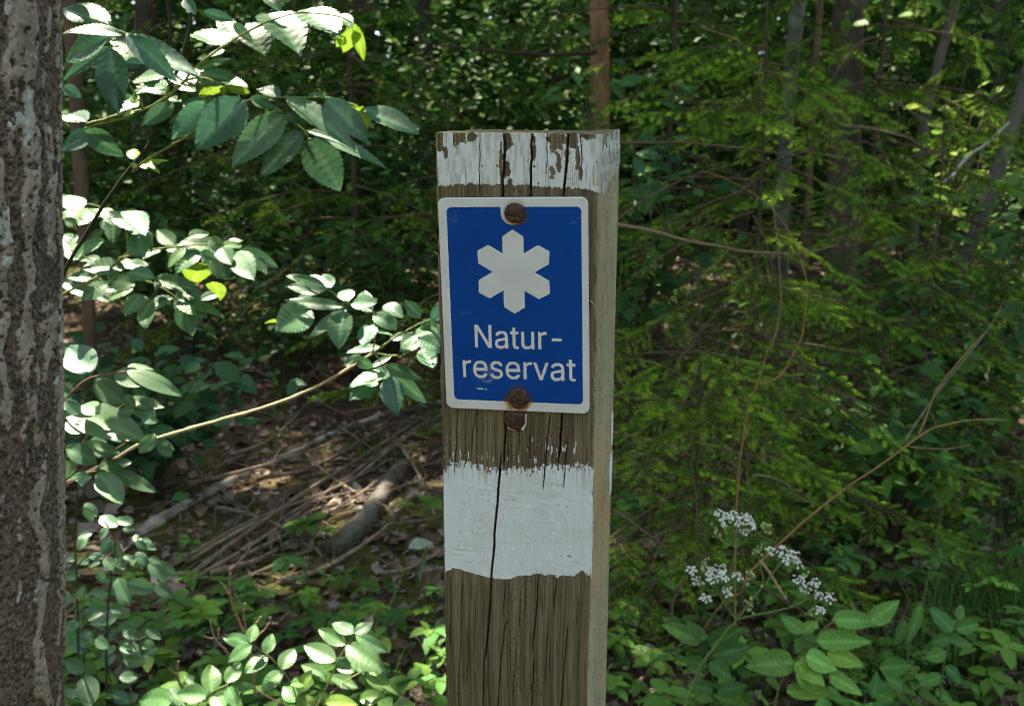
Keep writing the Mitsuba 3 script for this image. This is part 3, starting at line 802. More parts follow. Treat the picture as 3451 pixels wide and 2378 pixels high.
# ------------------------------------------------------------------ leaves laid out plant by plant
def leaf_at(fr, bx, by, tx, ty, w, Y, nrm, r, teeth, a, b, pleat, fold=0.22, curl=None, cut=1.0):
    """one leaf from its stalk end to its tip, lying in the plane through its stalk end with normal nrm; w is its breadth as seen"""
    B = P(*px(fr, bx, by), Y)
    nrm = unit(np.asarray(nrm) + r.normal(size=3) * 0.13)
    d = ray(*px(fr, tx, ty)); o = np.array([0, 0, CAMZ])
    den = d @ nrm
    t = ((B - o) @ nrm) / den if abs(den) > 0.12 else Y / d[1]
    t = np.clip(t, (Y - 0.07) / d[1], (Y + 0.07) / d[1])
    Tp = o + d * t
    L = np.linalg.norm(Tp - B)
    ax = (Tp - B) / L
    n = unit(nrm - ax * (nrm @ ax))
    vis = max(0.35, abs(n @ unit(B - o)))
    Wd = w / FR[fr][2] / FOC * Y / vis
    Wd = np.clip(Wd, 0.2 * L, 0.64 * L)
    c = r.uniform(-0.02, 0.24) if curl is None else curl
    nst = (2 * teeth + 1 if teeth else 26) if L / Y * 980 > 24 else 15
    return leaf_mesh(B, ax, n, L, Wd, n=nst, teeth=teeth, a=a, b=b, fold=fold * r.uniform(0.5, 1.3), curl=c, pleat=pleat, twist=r.normal(0, 0.25), wav=0.12, seed=int(r.integers(1, 999))), L


def leaves(parent, fr, Y, items, base, seed, teeth=15, a=0.72, b=1.0, pleat=0.045, nrm=(0.05, -0.62, 0.78), name='leaflet', dY=0.03, mat='mat_leaf', extra=0.0):
    r = np.random.default_rng(seed)
    more = []
    for it in items:
        if r.random() < extra and 'y' not in (it[5] if len(it) > 5 else ''):
            tn = r.normal(0, 0.5); dx, dy = it[2] - it[0], it[3] - it[1]; q = r.uniform(0.7, 1.05)
            ox, oy = r.normal(0, 34, 2)
            more.append((it[0] + ox, it[1] + oy, it[0] + ox + q * (dx * math.cos(tn) - dy * math.sin(tn)), it[1] + oy + q * (dx * math.sin(tn) + dy * math.cos(tn)), it[4] * q, 'b' + ('d' if r.random() < 0.3 else '')))
    for it in list(items) + more:
        bx, by, tx, ty, w = it[:5]
        fl = it[5] if len(it) > 5 else ''
        n = nrm
        if 'u' in fl: n = (0.0, 0.55, 0.84)          # seen from below
        if 'd' in fl: n = (0.1, -0.9, 0.42)          # hanging, its face to the camera
        if 'f' in fl: n = (0.0, -0.38, 0.92)         # nearly level
        (v, f), L = leaf_at(fr, bx, by, tx, ty, w, Y + r.uniform(-dY, dY) + (0.05 if 'b' in fl else 0), n, r, teeth, a, b, pleat)
        c = green(1, r, base, 0.14, 0.08)[0]
        if 'y' in fl: c = np.array([0.22, 0.36, 0.03])
        # a paler midrib
        cc = np.tile(c, (len(v), 1)); cc[3::7] = cc[3::7] * 1.35 + 0.025
        if pleat > 0.02:
            m_ = len(v) // 7; tq = np.repeat(np.linspace(0, 1, m_), 7); sq = np.tile(np.abs([-1, -0.66, -0.33, 0, 0.33, 0.66, 1.0]), m_)
            cc = cc * (1 + 0.30 * (np.abs(((tq * 8 - sq * 1.3) % 1.0) - 0.5) > 0.36))[:, None]
        cc = cc * (0.82 + 0.36 * meshkit.fbm(v * 90, 2, int(r.integers(99))))[:, None]
        put(name, MB().add(v, f, cc).shape(mat), parent)


def stems(parent, fr, Y, paths, col, name='stem', sides=7):
    for pts, r0, r1 in paths:
        q = [P(*px(fr, p[0], p[1]), Y + (p[2] if len(p) > 2 else 0)) for p in pts]
        n = max(6, 5 * len(q))
        n = max(n, 26)
        path = smoothpath(q, n)
        rr_ = np.random.default_rng(int(abs(pts[0][0] * 7 + pts[0][1])) + len(path))
        path = path + np.cumsum(rr_.normal(0, 0.22 * r0, path.shape), 0) * np.sin(np.linspace(0, np.pi, n))[:, None]
        rad = np.linspace(r0, r1, n) * (1 + 0.28 * (np.arange(n) % 7 == 3)) * rr_.uniform(0.92, 1.08, n)
        tv, tf = tube(path, rad, sides)
        cl = np.asarray(col)[None] * (0.7 + 0.6 * meshkit.fbm(tv * 160, 3, 5))[:, None]
        mb = MB().add(tv, tf, cl)
        put(name, mb.shape('mat_wood'), parent)


ASH = (0.050, 0.135, 0.058)
LITG = (0.062, 0.15, 0.055)
# --- upper sapling
k = thing('ash_sapling', 'ash sapling with large feathered leaves beside the trunk, topmost at the upper left', 'sapling')
stems(k, 'a', 1.3, [([(120, 1900), (345, 1420), (540, 1110), (690, 890), (790, 760), (860, 560), (905, 430), (985, 150), (1000, -80)], 0.0031, 0.0022)], (0.03, 0.032, 0.016))
stems(k, 'a', 1.28, [([(700, 880), (770, 830), (990, 700), (1150, 600), (1290, 520), (1450, 503), (1690, 508), (1890, 565)], 0.0016, 0.0010), ([(1310, 515), (1400, 535), (1480, 600), (1580, 680), (1608, 722)], 0.0016, 0.001),
                     ([(740, 575), (900, 480), (1040, 330), (1200, 220), (1400, 110), (1580, 65), (1760, 85), (1830, 120)], 0.0016, 0.001), ([(450, 645), (630, 605), (740, 575)], 0.0018, 0.0016), ([(740, 560), (700, 470), (670, 430)], 0.0016, 0.001),
                     ([(860, 560), (880, 450), (900, 380)], 0.0016, 0.001), ([(900, 470), (1040, 410), (1160, 445)], 0.0016, 0.001), ([(870, 350), (740, 230), (640, 175), (480, 140)], 0.0018, 0.001), ([(700, 600), (560, 640), (440, 670)], 0.0016, 0.001)], (0.19, 0.24, 0.06), 'leaf_stalk')
leaves(k, 'a', 1.26, [(1460, 498, 1330, 448, 60), (1480, 500, 1855, 725, 90), (1690, 512, 1925, 732, 120), (1890, 562, 2182, 702, 95), (1832, 555, 1915, 636, 60, 'uy'), (1600, 490, 1700, 505, 36, 'f'),
                      (1590, 675, 2012, 812, 52), (1605, 720, 1772, 994, 190, 'd'), (1575, 682, 1350, 925, 120, 'd'), (1480, 590, 1203, 858, 150, 'd'), (1478, 598, 1650, 640, 60), (1275, 525, 1015, 755, 190, 'd'),
                      (1092, 540, 885, 712, 130, 'd'), (906, 548, 733, 645, 86, 'd'), (1305, 505, 1422, 565, 60, 'd'), (1100, 560, 940, 520, 70), (1200, 560, 1130, 500, 60)], ASH, 31, dY=0.02)
leaves(k, 'a', 1.24, [(572, 248, 602, 582, 140, 'd'), (566, 244, 328, 412, 62, 'd'), (640, 178, 322, 128, 56), (690, 180, 1048, 408, 86, 'd'), (650, 176, 918, 412, 90, 'd'), (560, 190, 320, 320, 100, 'd'), (440, 680, 642, 812, 105, 'd'),
                      (452, 640, 322, 566, 74), (485, 690, 316, 770, 110, 'd'), (470, 100, 318, 36, 80, 'd'), (650, 330, 752, 330, 70, 'd'), (330, 450, 415, 500, 50, 'd'), (960, 0, 1015, 70, 46, 'd'), (1060, 60, 1220, 110, 50, 'd')], (0.036, 0.115, 0.058), 33)
leaves(k, 'a', 1.32, [(870, 425, 690, 470, 60), (862, 398, 678, 375, 60), (870, 460, 700, 440, 50, 'f'), (590, 240, 710, 330, 70), (560, 260, 600, 350, 70), (570, 210, 690, 240, 50), (900, 375, 1010, 440, 66), (920, 440, 1020, 470, 60),
                      (1038, 378, 1242, 396, 40, 'f'), (1042, 402, 1288, 440, 44, 'f'), (1030, 430, 1145, 436, 40, 'f'), (1160, 450, 1028, 494, 44, 'uy'), (1160, 448, 1302, 478, 44, 'uy'), (1160, 452, 1162, 496, 36, 'uy'),
                      (385, 30, 574, 98, 62), (1400, 62, 1562, 222, 130), (1582, 58, 1765, 152, 74), (1742, 84, 1836, 124, 50), (1832, 120, 1896, 304, 44, 'uy'), (1826, 140, 1788, 248, 70, 'uy'), (1795, 185, 1752, 246, 36, 'uy'), (1790, 112, 1728, 200, 70, 'd'),
                      (1285, 130, 1374, 268, 110), (1215, 120, 1316, 222, 50, 'd'), (1152, 246, 1012, 136, 72), (1172, 264, 1068, 282, 56), (1380, -20, 1460, 40, 50), (1220, 640, 1215, 720, 50), (640, 520, 720, 560, 50), (940, 530, 890, 520, 30, 'f'),
                      (700, 540, 600, 585, 40), (500, 215, 600, 190, 40), (1420, 50, 1395, 60, 20)], LITG, 35, extra=0.35, nrm=(0.04, -0.55, 0.83))
leaves(k, 'a', 1.29, [(700, 830, 690, 770, 34, 'y'), (720, 850, 880, 820, 16, 'y'), (760, 850, 828, 888, 20, 'y'), (735, 840, 760, 880, 24, 'y'), (690, 850, 715, 880, 20, 'y'), (690, 540, 720, 500, 24, 'y'), (700, 580, 640, 600, 26, 'y')], (0.2, 0.28, 0.06), 36, teeth=0, name='bud_scale')
# --- second sapling, below
k = thing('ash_sapling', 'ash sapling with small sunlit leaves behind the trunk, below the topmost one', 'sapling')
stems(k, 'a', 1.52, [([(60, 1900), (300, 1560), (560, 1420), (630, 1360), (800, 1310), (1010, 1280), (1180, 1270), (1250, 1300)], 0.0028, 0.001)], (0.17, 0.2, 0.05))
stems(k, 'a', 1.52, [([(620, 1345), (665, 1310), (650, 1190), (560, 1100), (400, 1060)], 0.0018, 0.001), ([(640, 1420), (800, 1480), (900, 1540), (960, 1590)], 0.0018, 0.001), ([(1010, 1290), (1100, 1350), (1130, 1450)], 0.0014, 0.001), ([(560, 1420), (480, 1360), (360, 1300)], 0.0016, 0.001)], (0.19, 0.24, 0.06), 'leaf_stalk')
c2 = [(420, 1095, 332, 1004, 86), (482, 1090, 410, 1176, 84), (478, 1088, 560, 1122, 46), (560, 1102, 640, 1188, 78), (625, 1108, 754, 1208, 66), (700, 1204, 782, 1292, 84), (850, 1300, 738, 1340, 78), (905, 1284, 818, 1190, 100), (962, 1292, 860, 1378, 84),
      (1032, 1300, 908, 1408, 116), (920, 1276, 1184, 1262, 62, 'f'), (980, 1232, 1084, 1200, 56), (1160, 1280, 1262, 1258, 50, 'f'), (1150, 1288, 1206, 1382, 84), (1228, 1312, 1314, 1446, 76), (1252, 1300, 1444, 1378, 76, 'd'), (1040, 1312, 1120, 1346, 56, 'd'),
      (1100, 1352, 1172, 1450, 70, 'd'), (1042, 1372, 1008, 1456, 60, 'uy'), (1105, 1470, 1150, 1535, 56, 'uy'), (542, 1252, 362, 1326, 96), (652, 1400, 418, 1392, 130), (360, 1480, 640, 1492, 74, 'd'), (640, 1380, 776, 1382, 60), (662, 1420, 806, 1442, 74),
      (800, 1450, 1056, 1504, 76), (900, 1548, 756, 1620, 110), (742, 1532, 646, 1616, 90), (800, 1560, 716, 1674, 100, 'd'), (930, 1556, 1076, 1640, 80), (940, 1572, 1004, 1748, 116, 'd'), (1000, 1580, 1156, 1626, 48), (700, 1480, 556, 1552, 90),
      (560, 1470, 420, 1560, 90), (480, 1440, 352, 1440, 80), (540, 1200, 470, 1240, 70), (380, 1250, 322, 1210, 66), (400, 1180, 335, 1130, 70, 'd'), (870, 1420, 800, 1500, 70), (980, 1500, 1040, 1560, 60), (420, 1350, 330, 1290, 80)]
leaves(k, 'a', 1.50, c2, LITG, 41, dY=0.05, extra=0.7, nrm=(0.04, -0.55, 0.83))
# --- third sapling: long arching stem
k = thing('ash_sapling', 'leaning ash sapling with a long pale arching stem, its leaf tuft left of the sign', 'sapling')
stems(k, 'b', 1.6, [([(180, 1250), (330, 1130), (500, 1050), (810, 895), (1000, 840), (1300, 760), (1500, 690), (1700, 595), (1820, 525), (1950, 440)], 0.0031, 0.0021)], (0.45, 0.38, 0.23))
stems(k, 'b', 1.6, [([(1940, 440), (1948, 300), (1935, 225), (1800, 185), (1700, 110), (1600, 80)], 0.0016, 0.0009), ([(1950, 440), (2050, 370), (2150, 310), (2300, 255)], 0.0016, 0.0009), ([(1950, 440), (2010, 550)], 0.0016, 0.001), ([(1955, 445), (2080, 460), (2190, 400)], 0.0014, 0.001)], (0.22, 0.26, 0.08), 'leaf_stalk')
c3 = [(1612, 220, 1432, 338, 128), (1702, 120, 1486, 96, 70), (1722, 112, 1678, 36, 78), (1690, 100, 1514, 44, 50), (1792, 208, 1478, 164, 62), (1782, 228, 1752, 400, 136), (1812, 180, 1786, 94, 80), (1830, 190, 1956, 178, 96), (1940, 232, 1866, 186, 60),
      (1930, 290, 1890, 408, 112), (1942, 250, 2062, 304, 80), (1950, 332, 2044, 356, 60), (2190, 262, 2106, 174, 70, 'd'), (2200, 272, 2284, 340, 80, 'd'), (2240, 272, 2330, 204, 70, 'd'), (2110, 350, 2036, 372, 50), (2184, 380, 2078, 440, 76),
      (2172, 372, 2300, 430, 76), (2192, 432, 2262, 528, 66), (2010, 560, 1812, 592, 92), (2020, 570, 2062, 752, 104), (2024, 530, 2214, 708, 90, 'd'), (2000, 510, 2204, 584, 70, 'd'), (1902, 480, 1786, 492, 56), (1850, 478, 1940, 520, 66, 'd'),
      (1600, 80, 1480, 20, 40), (1460, 280, 1380, 290, 30, 'uy'), (1900, 200, 1900, 120, 60), (2060, 320, 1990, 240, 70, 'd'), (1990, 420, 1800, 440, 40), (2250, 300, 2320, 400, 60)]
leaves(k, 'b', 1.59, c3, (0.058, 0.15, 0.06), 51, dY=0.04, extra=0.6, nrm=(0.04, -0.55, 0.83))
k3b = k
# --- the shrub with smooth oval leaves
k = thing('oval_leaved_shrub', 'shrub with smooth oval pale green leaves beside the trunk at mid height', 'shrub')
stems(k, 'b', 1.38, [([(200, 1600), (300, 760), (380, 650), (470, 580), (560, 562), (655, 540)], 0.0024, 0.0012)], (0.17, 0.10, 0.06))
stems(k, 'b', 1.42, [([(210, 1600), (330, 1150), (500, 1060), (590, 1058)], 0.002, 0.001), ([(330, 1150), (420, 940), (640, 720), (700, 690)], 0.002, 0.001), ([(500, 1060), (700, 900), (810, 870)], 0.0016, 0.001)], (0.16, 0.12, 0.06), 'twig')
c4 = [(472, 552, 352, 412, 118), (652, 532, 802, 508, 60, 'f'), (660, 542, 944, 640, 84), (500, 588, 640, 706, 120), (345, 740, 738, 862, 126), (640, 692, 850, 718, 60), (690, 700, 806, 784, 74), (740, 792, 826, 802, 40), (812, 872, 722, 966, 80, 'd'), (822, 890, 896, 986, 66, 'd'),
      (500, 1050, 682, 1000, 64), (592, 1060, 810, 1166, 74), (520, 1070, 630, 1230, 104), (440, 1060, 420, 1138, 90, 'd'), (400, 930, 622, 966, 86), (345, 930, 504, 1024, 100), (520, 760, 420, 700, 100), (600, 820, 480, 800, 80, 'd'), (440, 860, 330, 800, 100), (560, 900, 440, 920, 70),
      (640, 840, 760, 900, 70, 'd'), (380, 1000, 330, 1100, 90, 'd'), (420, 760, 332, 690, 80, 'd'), (660, 1000, 580, 1030, 46), (700, 740, 610, 760, 60, 'd'), (380, 640, 325, 600, 60, 'd'), (480, 1090, 400, 1120, 60)]
leaves(k, 'b', 1.39, c4, (0.085, 0.18, 0.075), 61, extra=0.5, teeth=0, a=0.72, b=0.85, pleat=0.012, name='leaf', dY=0.05)
# --- the low shrub with small leaves
k = thing('small_leaved_shrub', 'low shrub with many small rounded leaves at the foot of the trunk', 'shrub')
stems(k, 'c', 1.75, [([(410, 1250), (405, 780), (398, 300), (405, 60)], 0.003, 0.0014), ([(560, 1250), (550, 800), (570, 500), (595, 330), (540, 240)], 0.003, 0.0014), ([(600, 1250), (560, 960), (640, 900), (760, 840)], 0.002, 0.001), ([(555, 520), (700, 420), (830, 470)], 0.0016, 0.0008),
                     ([(450, 1250), (440, 900), (480, 860)], 0.002, 0.001), ([(402, 480), (470, 420), (600, 445)], 0.0016, 0.001)], (0.05, 0.05, 0.03))
c5 = [(440, 150, 506, 210, 50), (520, 216, 610, 262, 50), (600, 230, 692, 250, 44), (560, 270, 520, 330, 56), (640, 280, 700, 282, 40), (700, 350, 712, 302, 50), (712, 345, 762, 384, 50), (742, 352, 812, 384, 38), (712, 402, 762, 470, 60), (690, 420, 690, 470, 40), (772, 462, 872, 544, 66), (800, 470, 780, 530, 60),
      (772, 432, 838, 452, 40), (396, 442, 330, 420, 48), (468, 450, 400, 452, 36), (540, 428, 456, 412, 40), (544, 432, 592, 492, 60), (602, 440, 654, 486, 56), (642, 420, 692, 440, 36), (520, 450, 470, 480, 40), (556, 772, 468, 768, 56), (566, 618, 468, 612, 44), (592, 600, 642, 610, 50), (562, 700, 430, 700, 40),
      (562, 700, 652, 704, 40), (450, 890, 342, 880, 50), (500, 850, 560, 900, 60), (604, 890, 522, 950, 84), (600, 930, 530, 1000, 80), (622, 902, 728, 898, 66), (642, 822, 712, 846, 40), (722, 872, 764, 882, 70), (762, 802, 836, 846, 48), (620, 1050, 714, 1044, 106), (700, 840, 640, 800, 46), (760, 850, 800, 920, 44),
      (420, 500, 332, 540, 120, 'd'), (560, 540, 690, 620, 90, 'd'), (660, 560, 800, 600, 80, 'd'), (810, 560, 900, 640, 70, 'd'), (420, 760, 334, 800, 90, 'd'), (640, 960, 760, 970, 70, 'd'), (440, 1020, 340, 960, 90, 'd'), (470, 1200, 440, 1040, 110), (680, 1180, 560, 1130, 70), (720, 1140, 640, 1190, 80),
      (590, 350, 640, 460, 56, 'd'), (580, 330, 520, 420, 50, 'd'), (480, 300, 400, 330, 40), (500, 500, 560, 560, 50, 'd'), (340, 600, 332, 690, 60), (480, 820, 400, 830, 56), (560, 860, 600, 800, 50, 'd'), (400, 1150, 330, 1120, 80), (740, 950, 820, 900, 46), (650, 760, 720, 790, 50, 'd')]
leaves(k, 'c', 1.76, c5, (0.065, 0.155, 0.065), 71, extra=0.5, teeth=0, a=0.6, b=0.68, pleat=0.01, name='leaf', dY=0.12)
# --- ash seedlings along the bottom
k = thing('ash_seedling', 'ash seedling with bright toothed leaflets at the bottom, left of its neighbour', 'seedling')
stems(k, 'c', 1.42, [([(1560, 1560), (1540, 1180), (1510, 1090), (1465, 1020), (1390, 940), (1310, 880)], 0.0016, 0.0009), ([(1000, 1500), (1030, 1200), (1090, 1140), (1185, 1090)], 0.0016, 0.0009), ([(820, 1500), (850, 1250), (900, 1180)], 0.0016, 0.0009)], (0.17, 0.21, 0.06))
leaves(k, 'c', 1.41, [(1300, 875, 1146, 828, 70), (1302, 870, 1328, 772, 78), (1310, 885, 1180, 964, 84), (1388, 930, 1412, 820, 100), (1392, 940, 1272, 1026, 112), (1462, 1010, 1532, 896, 104), (1472, 1020, 1354, 1116, 114), (1510, 1092, 1606, 1060, 80),
                      (1100, 1130, 1096, 980, 112), (1182, 1085, 1250, 970, 92), (1085, 1150, 906, 1128, 92), (1190, 1095, 1334, 1100, 60, 'd'), (1185, 1100, 1232, 1200, 92), (1110, 1140, 1172, 1230, 100), (900, 1180, 700, 1150, 110), (960, 1190, 860, 1100, 90), (880, 1200, 960, 1250, 100),
                      (1540, 1180, 1470, 1090, 90), (820, 1240, 690, 1220, 90), (1010, 1080, 960, 1040, 50)], (0.085, 0.20, 0.06), 81, nrm=(0.05, -0.55, 0.83), dY=0.02)
k = thing('ash_seedling', 'ash seedling with one long feathered leaf at the bottom, nearest to the post', 'seedling')
stems(k, 'c', 1.42, [([(1600, 1560), (1630, 1220), (1660, 1150), (1710, 1050), (1750, 970), (1800, 890), (1845, 830)], 0.0018, 0.001), ([(1650, 1560), (1690, 1180), (1740, 1120), (1830, 1050), (1905, 1015)], 0.0016, 0.0009)], (0.25, 0.30, 0.09))
leaves(k, 'c', 1.41, [(1842, 825, 1726, 764, 76), (1846, 828, 1944, 764, 84), (1850, 838, 2022, 924, 74), (1800, 880, 1646, 792, 84), (1806, 886, 1994, 1006, 112), (1746, 970, 1580, 872, 104), (1756, 968, 1852, 1024, 90), (1702, 1050, 1566, 986, 84), (1716, 1046, 1866, 1112, 74)], (0.075, 0.185, 0.06), 83, nrm=(0.05, -0.55, 0.83), dY=0.02)
leaves(k, 'c', 1.40, [(1880, 1030, 1858, 976, 66), (1872, 1040, 1900, 1090, 66), (1912, 1012, 1996, 1126, 76), (1920, 1012, 2076, 1136, 52), (1640, 1230, 1540, 1140, 110), (1680, 1190, 1860, 1180, 100), (1870, 1170, 2006, 1140, 110), (2040, 1230, 2160, 1180, 90), (1560, 1110, 1620, 1010, 60, 'd')], (0.13, 0.26, 0.05), 85, nrm=(0.05, -0.55, 0.83), dY=0.02)
# dead forked stalks standing behind the seedlings
k = thing('dead_stalk', 'dry forked brown stalks standing behind the bottom seedlings', 'dead plant')
stems(k, 'c', 1.5, [([(1330, 1150), (1290, 880), (1240, 760), (1195, 620), (1200, 508)], 0.0022, 0.0016), ([(1290, 880), (1270, 720), (1225, 615)], 0.0014, 0.001), ([(1300, 830), (1360, 735)], 0.0018, 0.0016), ([(1290, 850), (1400, 770), (1408, 738)], 0.0016, 0.0014), ([(1265, 760), (1275, 665)], 0.0014, 0.0012), ([(1190, 620), (1145, 555)], 0.0012, 0.0008)], (0.24, 0.17, 0.11))
k = thing('dead_stalk', 'short dry forked twig left of the bottom seedlings', 'dead plant')
stems(k, 'c', 1.5, [([(1230, 1000), (1180, 910), (1130, 850), (1095, 755)], 0.0018, 0.0012), ([(1132, 855), (1140, 795)], 0.0016, 0.0012), ([(1135, 855), (1062, 835)], 0.0012, 0.0008), ([(940, 1100), (925, 1030), (930, 965)], 0.002, 0.0018), ([(925, 1040), (875, 1000)], 0.0014, 0.0008), ([(1300, 1100), (1390, 1150), (1480, 1190)], 0.0016, 0.001)], (0.23, 0.17, 0.12))

# ------------------------------------------------------------------ cow parsley
def umbels():
    key = thing('cow_parsley', 'cow parsley with flat white flower heads right of the post', 'flower')
    r = np.random.default_rng(91)
    Y = 1.3
    gc = (0.11, 0.18, 0.05)
    stems(key, 'f', Y, [([(520, 1700), (600, 1350), (665, 1245), (810, 1050), (960, 870), (1040, 780), (1090, 740)], 0.0026, 0.0012), ([(810, 1050), (730, 930), (700, 880)], 0.0013, 0.0009), ([(810, 1060), (940, 1030), (1110, 990), (1190, 950), (1230, 920)], 0.0015, 0.0009),
                        ([(960, 870), (950, 800), (925, 720)], 0.0011, 0.0008), ([(740, 1000), (790, 800), (820, 690), (835, 600)], 0.0012, 0.0008), ([(820, 690), (905, 630), (980, 600)], 0.0009, 0.0006), ([(820, 690), (740, 640)], 0.0008, 0.0006), ([(960, 870), (890, 850)], 0.0008, 0.0006),
                        ([(700, 880), (650, 780)], 0.0008, 0.0006), ([(830, 1045), (890, 985)], 0.0008, 0.0006)], gc)
    heads = [((835, 600), [(735, 518), (755, 552), (800, 522), (830, 548), (870, 530), (898, 566), (866, 602)]), ((705, 885), [(585, 803), (620, 862), (680, 808), (740, 792), (695, 850), (755, 834), (822, 840), (776, 912), (662, 952)]),
             ((1085, 745), [(1000, 702), (1058, 702), (1076, 744), (1122, 722), (1132, 770)]), ((1230, 925), [(1146, 846), (1176, 896), (1226, 868), (1242, 926), (1306, 946), (1256, 1012)])]
    fl = []
    for hub, us in heads:
        H3 = P(*px('f', *hub), Y) - UP * 0.012
        mb, st = MB(), MB()
        for (x, y) in us:
            c = P(*px('f', x, y), Y + r.uniform(-0.02, 0.02))
            st.add(*tube([H3, (H3 + c) / 2 - UP * 0.004, c - UP * 0.004], [0.0010, 0.0008, 0.0007], 4), gc)
            for q in range(16):
                a, rr = r.random() * 6.28, 0.0090 * math.sqrt(r.random())
                o = c + rr * math.cos(a) * np.array([1.0, 0, 0]) + rr * math.sin(a) * np.array([0, 0.8, 0.6]) + np.array([0, -0.6, 0.8]) * (0.003 * (1 - rr / 0.0090) + r.normal(0, 0.0008))
                st.add(*tube([c - UP * 0.004, o], [0.0003, 0.0003], 3), gc)
                nz_ = unit(np.array([0.5 * math.cos(a), 0.4 * math.sin(a) - 0.6, 0.8]))
                t1 = unit(np.cross(nz_, [0.3, 0.9, 0.1])); t2 = np.cross(nz_, t1)
                sz = 0.0022 * r.uniform(0.8, 1.2)
                for w in range(5):
                    b = w * 1.2566 + a
                    d = math.cos(b) * t1 + math.sin(b) * t2; e = np.cross(nz_, d)
                    s2 = sz * (1.25 if math.cos(b - a) > 0.5 else 0.9)
                    mb.add([o, o + d * s2 * 0.6 - e * s2 * 0.36 + nz_ * 0.0003, o + d * s2 * 1.05, o + d * s2 * 0.6 + e * s2 * 0.36 + nz_ * 0.0003], [[0, 1, 2], [0, 2, 3]], (0.70, 0.72, 0.67))
        h = put('flower_head', mb.shape('mat_petal', False), key)
        put('stalks', st.shape('mat_wood'), h)
    bm = MB()
    ico = trimesh.creation.icosphere(1)
    for (x, y, n, sp) in ((730, 620, 10, 30), (990, 600, 9, 22), (642, 765, 9, 22), (935, 700, 14, 30), (900, 840, 10, 34), (1180, 815, 8, 22), (1205, 1020, 8, 20), (890, 985, 12, 26), (965, 570, 4, 16), (720, 590, 4, 20)):
        for q in range(n):
            o = P(*px('f', x + r.normal(0, sp * 0.5), y + r.normal(0, sp * 0.7)), Y + r.normal(0, 0.008))
            bm.add(np.array(ico.vertices) * np.array([1, 1, 1.25]) * 0.0022 * r.uniform(0.7, 1.2) + o, ico.faces, green(1, r, (0.36, 0.46, 0.19), 0.2)[0])
            hb = P(*px('f', x, y + 26), Y)
            bm.add(*tube([hb, o], [0.0003, 0.0003], 3), gc)
    kb = put('seed_bud', bm.shape('mat_leaf'), key)
    labels[kb] = {'label': 'pale green bud clusters', 'kind': 'stuff'}


umbels()

# ------------------------------------------------------------------ broad-leaved seedlings lower right
k = thing('broad_leaved_seedling', 'seedling with broad toothed light green leaves below the white flowers', 'seedling')
stems(k, 'f', 1.36, [([(1000, 1650), (1050, 1420), (1100, 1320), (1180, 1230), (1250, 1140), (1300, 1090), (1345, 1060)], 0.002, 0.001), ([(1180, 1230), (1180, 1170), (1165, 1125)], 0.0012, 0.0009), ([(1250, 1190), (1240, 1180)], 0.001, 0.001)], (0.12, 0.15, 0.05))
leaves(k, 'f', 1.35, [(1164, 1130, 1052, 1042, 120), (1225, 1110, 1240, 1060, 70), (1318, 1062, 1584, 1066, 100), (1236, 1172, 1536, 1168, 120), (1122, 1282, 874, 1292, 140), (1128, 1278, 1282, 1402, 170), (1180, 1250, 1350, 1320, 110), (1298, 1350, 1486, 1446, 110), (1290, 1230, 1490, 1300, 110, 'd'),
                      (1140, 1300, 1260, 1440, 120, 'd'), (1080, 1440, 1330, 1430, 90), (1516, 1070, 1670, 958, 110, 'd'), (1000, 1330, 900, 1240, 80, 'd')], (0.17, 0.34, 0.07), 95, teeth=13, a=0.45, b=0.95, pleat=0.05, nrm=(0.05, -0.6, 0.8), mat='mat_leaf_soft', extra=0.2, name='leaf', dY=0.02)
# half of the first broad leaf is wide rather than long: a second blade from the same stalk
leaves(k, 'f', 1.36, [(1166, 1128, 1232, 1066, 90)], (0.17, 0.34, 0.07), 96, teeth=13, a=0.45, b=0.8, mat='mat_leaf_soft', pleat=0.04, name='leaf')
k = thing('upright_seedling', 'upright seedling with pointed mid green leaves at the lower right', 'seedling')
stems(k, 'f', 1.5, [([(1860, 1700), (1900, 1330), (1940, 1180), (1965, 1080), (1985, 1010)], 0.002, 0.001), ([(1650, 1700), (1720, 1200), (1790, 960), (1900, 450)], 0.0016, 0.0006)], (0.09, 0.14, 0.045))
leaves(k, 'f', 1.5, [(1950, 1130, 1832, 988, 84), (1960, 1112, 2086, 1082, 78), (1972, 1062, 1996, 980, 52), (1940, 1150, 1828, 1180, 90, 'd'), (1932, 1172, 2062, 1186, 66), (1910, 1230, 1800, 1260, 70, 'd'), (1905, 1300, 2000, 1390, 70), (1890, 1350, 1770, 1400, 70, 'd'),
                     (1780, 975, 1720, 1190, 62, 'd'), (1700, 1060, 1650, 1200, 60, 'd'), (1560, 1310, 1740, 1300, 90, 'd'), (1640, 1480, 1500, 1420, 80), (1530, 1470, 1560, 1330, 70, 'd'), (1700, 1430, 1600, 1340, 70, 'd'), (1850, 1440, 1960, 1480, 60)], (0.085, 0.21, 0.045), 97, mat='mat_leaf_soft', extra=0.0, teeth=11, a=0.6, b=0.9, pleat=0.02, name='leaf', dY=0.06)

k = thing('low_seedling', 'dark green low seedling at the foot of the cow parsley, close to the post', 'seedling')
stems(k, 'f', 1.45, [([(700, 1700), (690, 1300), (655, 1180)], 0.0014, 0.0008)], (0.06, 0.10, 0.03))
leaves(k, 'f', 1.45, [(640, 1175, 432, 1080, 110), (660, 1170, 560, 1060, 60), (680, 1200, 860, 1100, 150, 'd'), (690, 1250, 900, 1200, 130, 'd'), (680, 1280, 800, 1370, 90), (670, 1300, 540, 1260, 80, 'd'), (700, 1420, 560, 1400, 90, 'd'), (720, 1440, 880, 1400, 100)], (0.06, 0.15, 0.035), 98, mat='mat_leaf_soft', extra=0.0, teeth=11, a=0.5, b=0.9, pleat=0.03, name='leaf', dY=0.04)


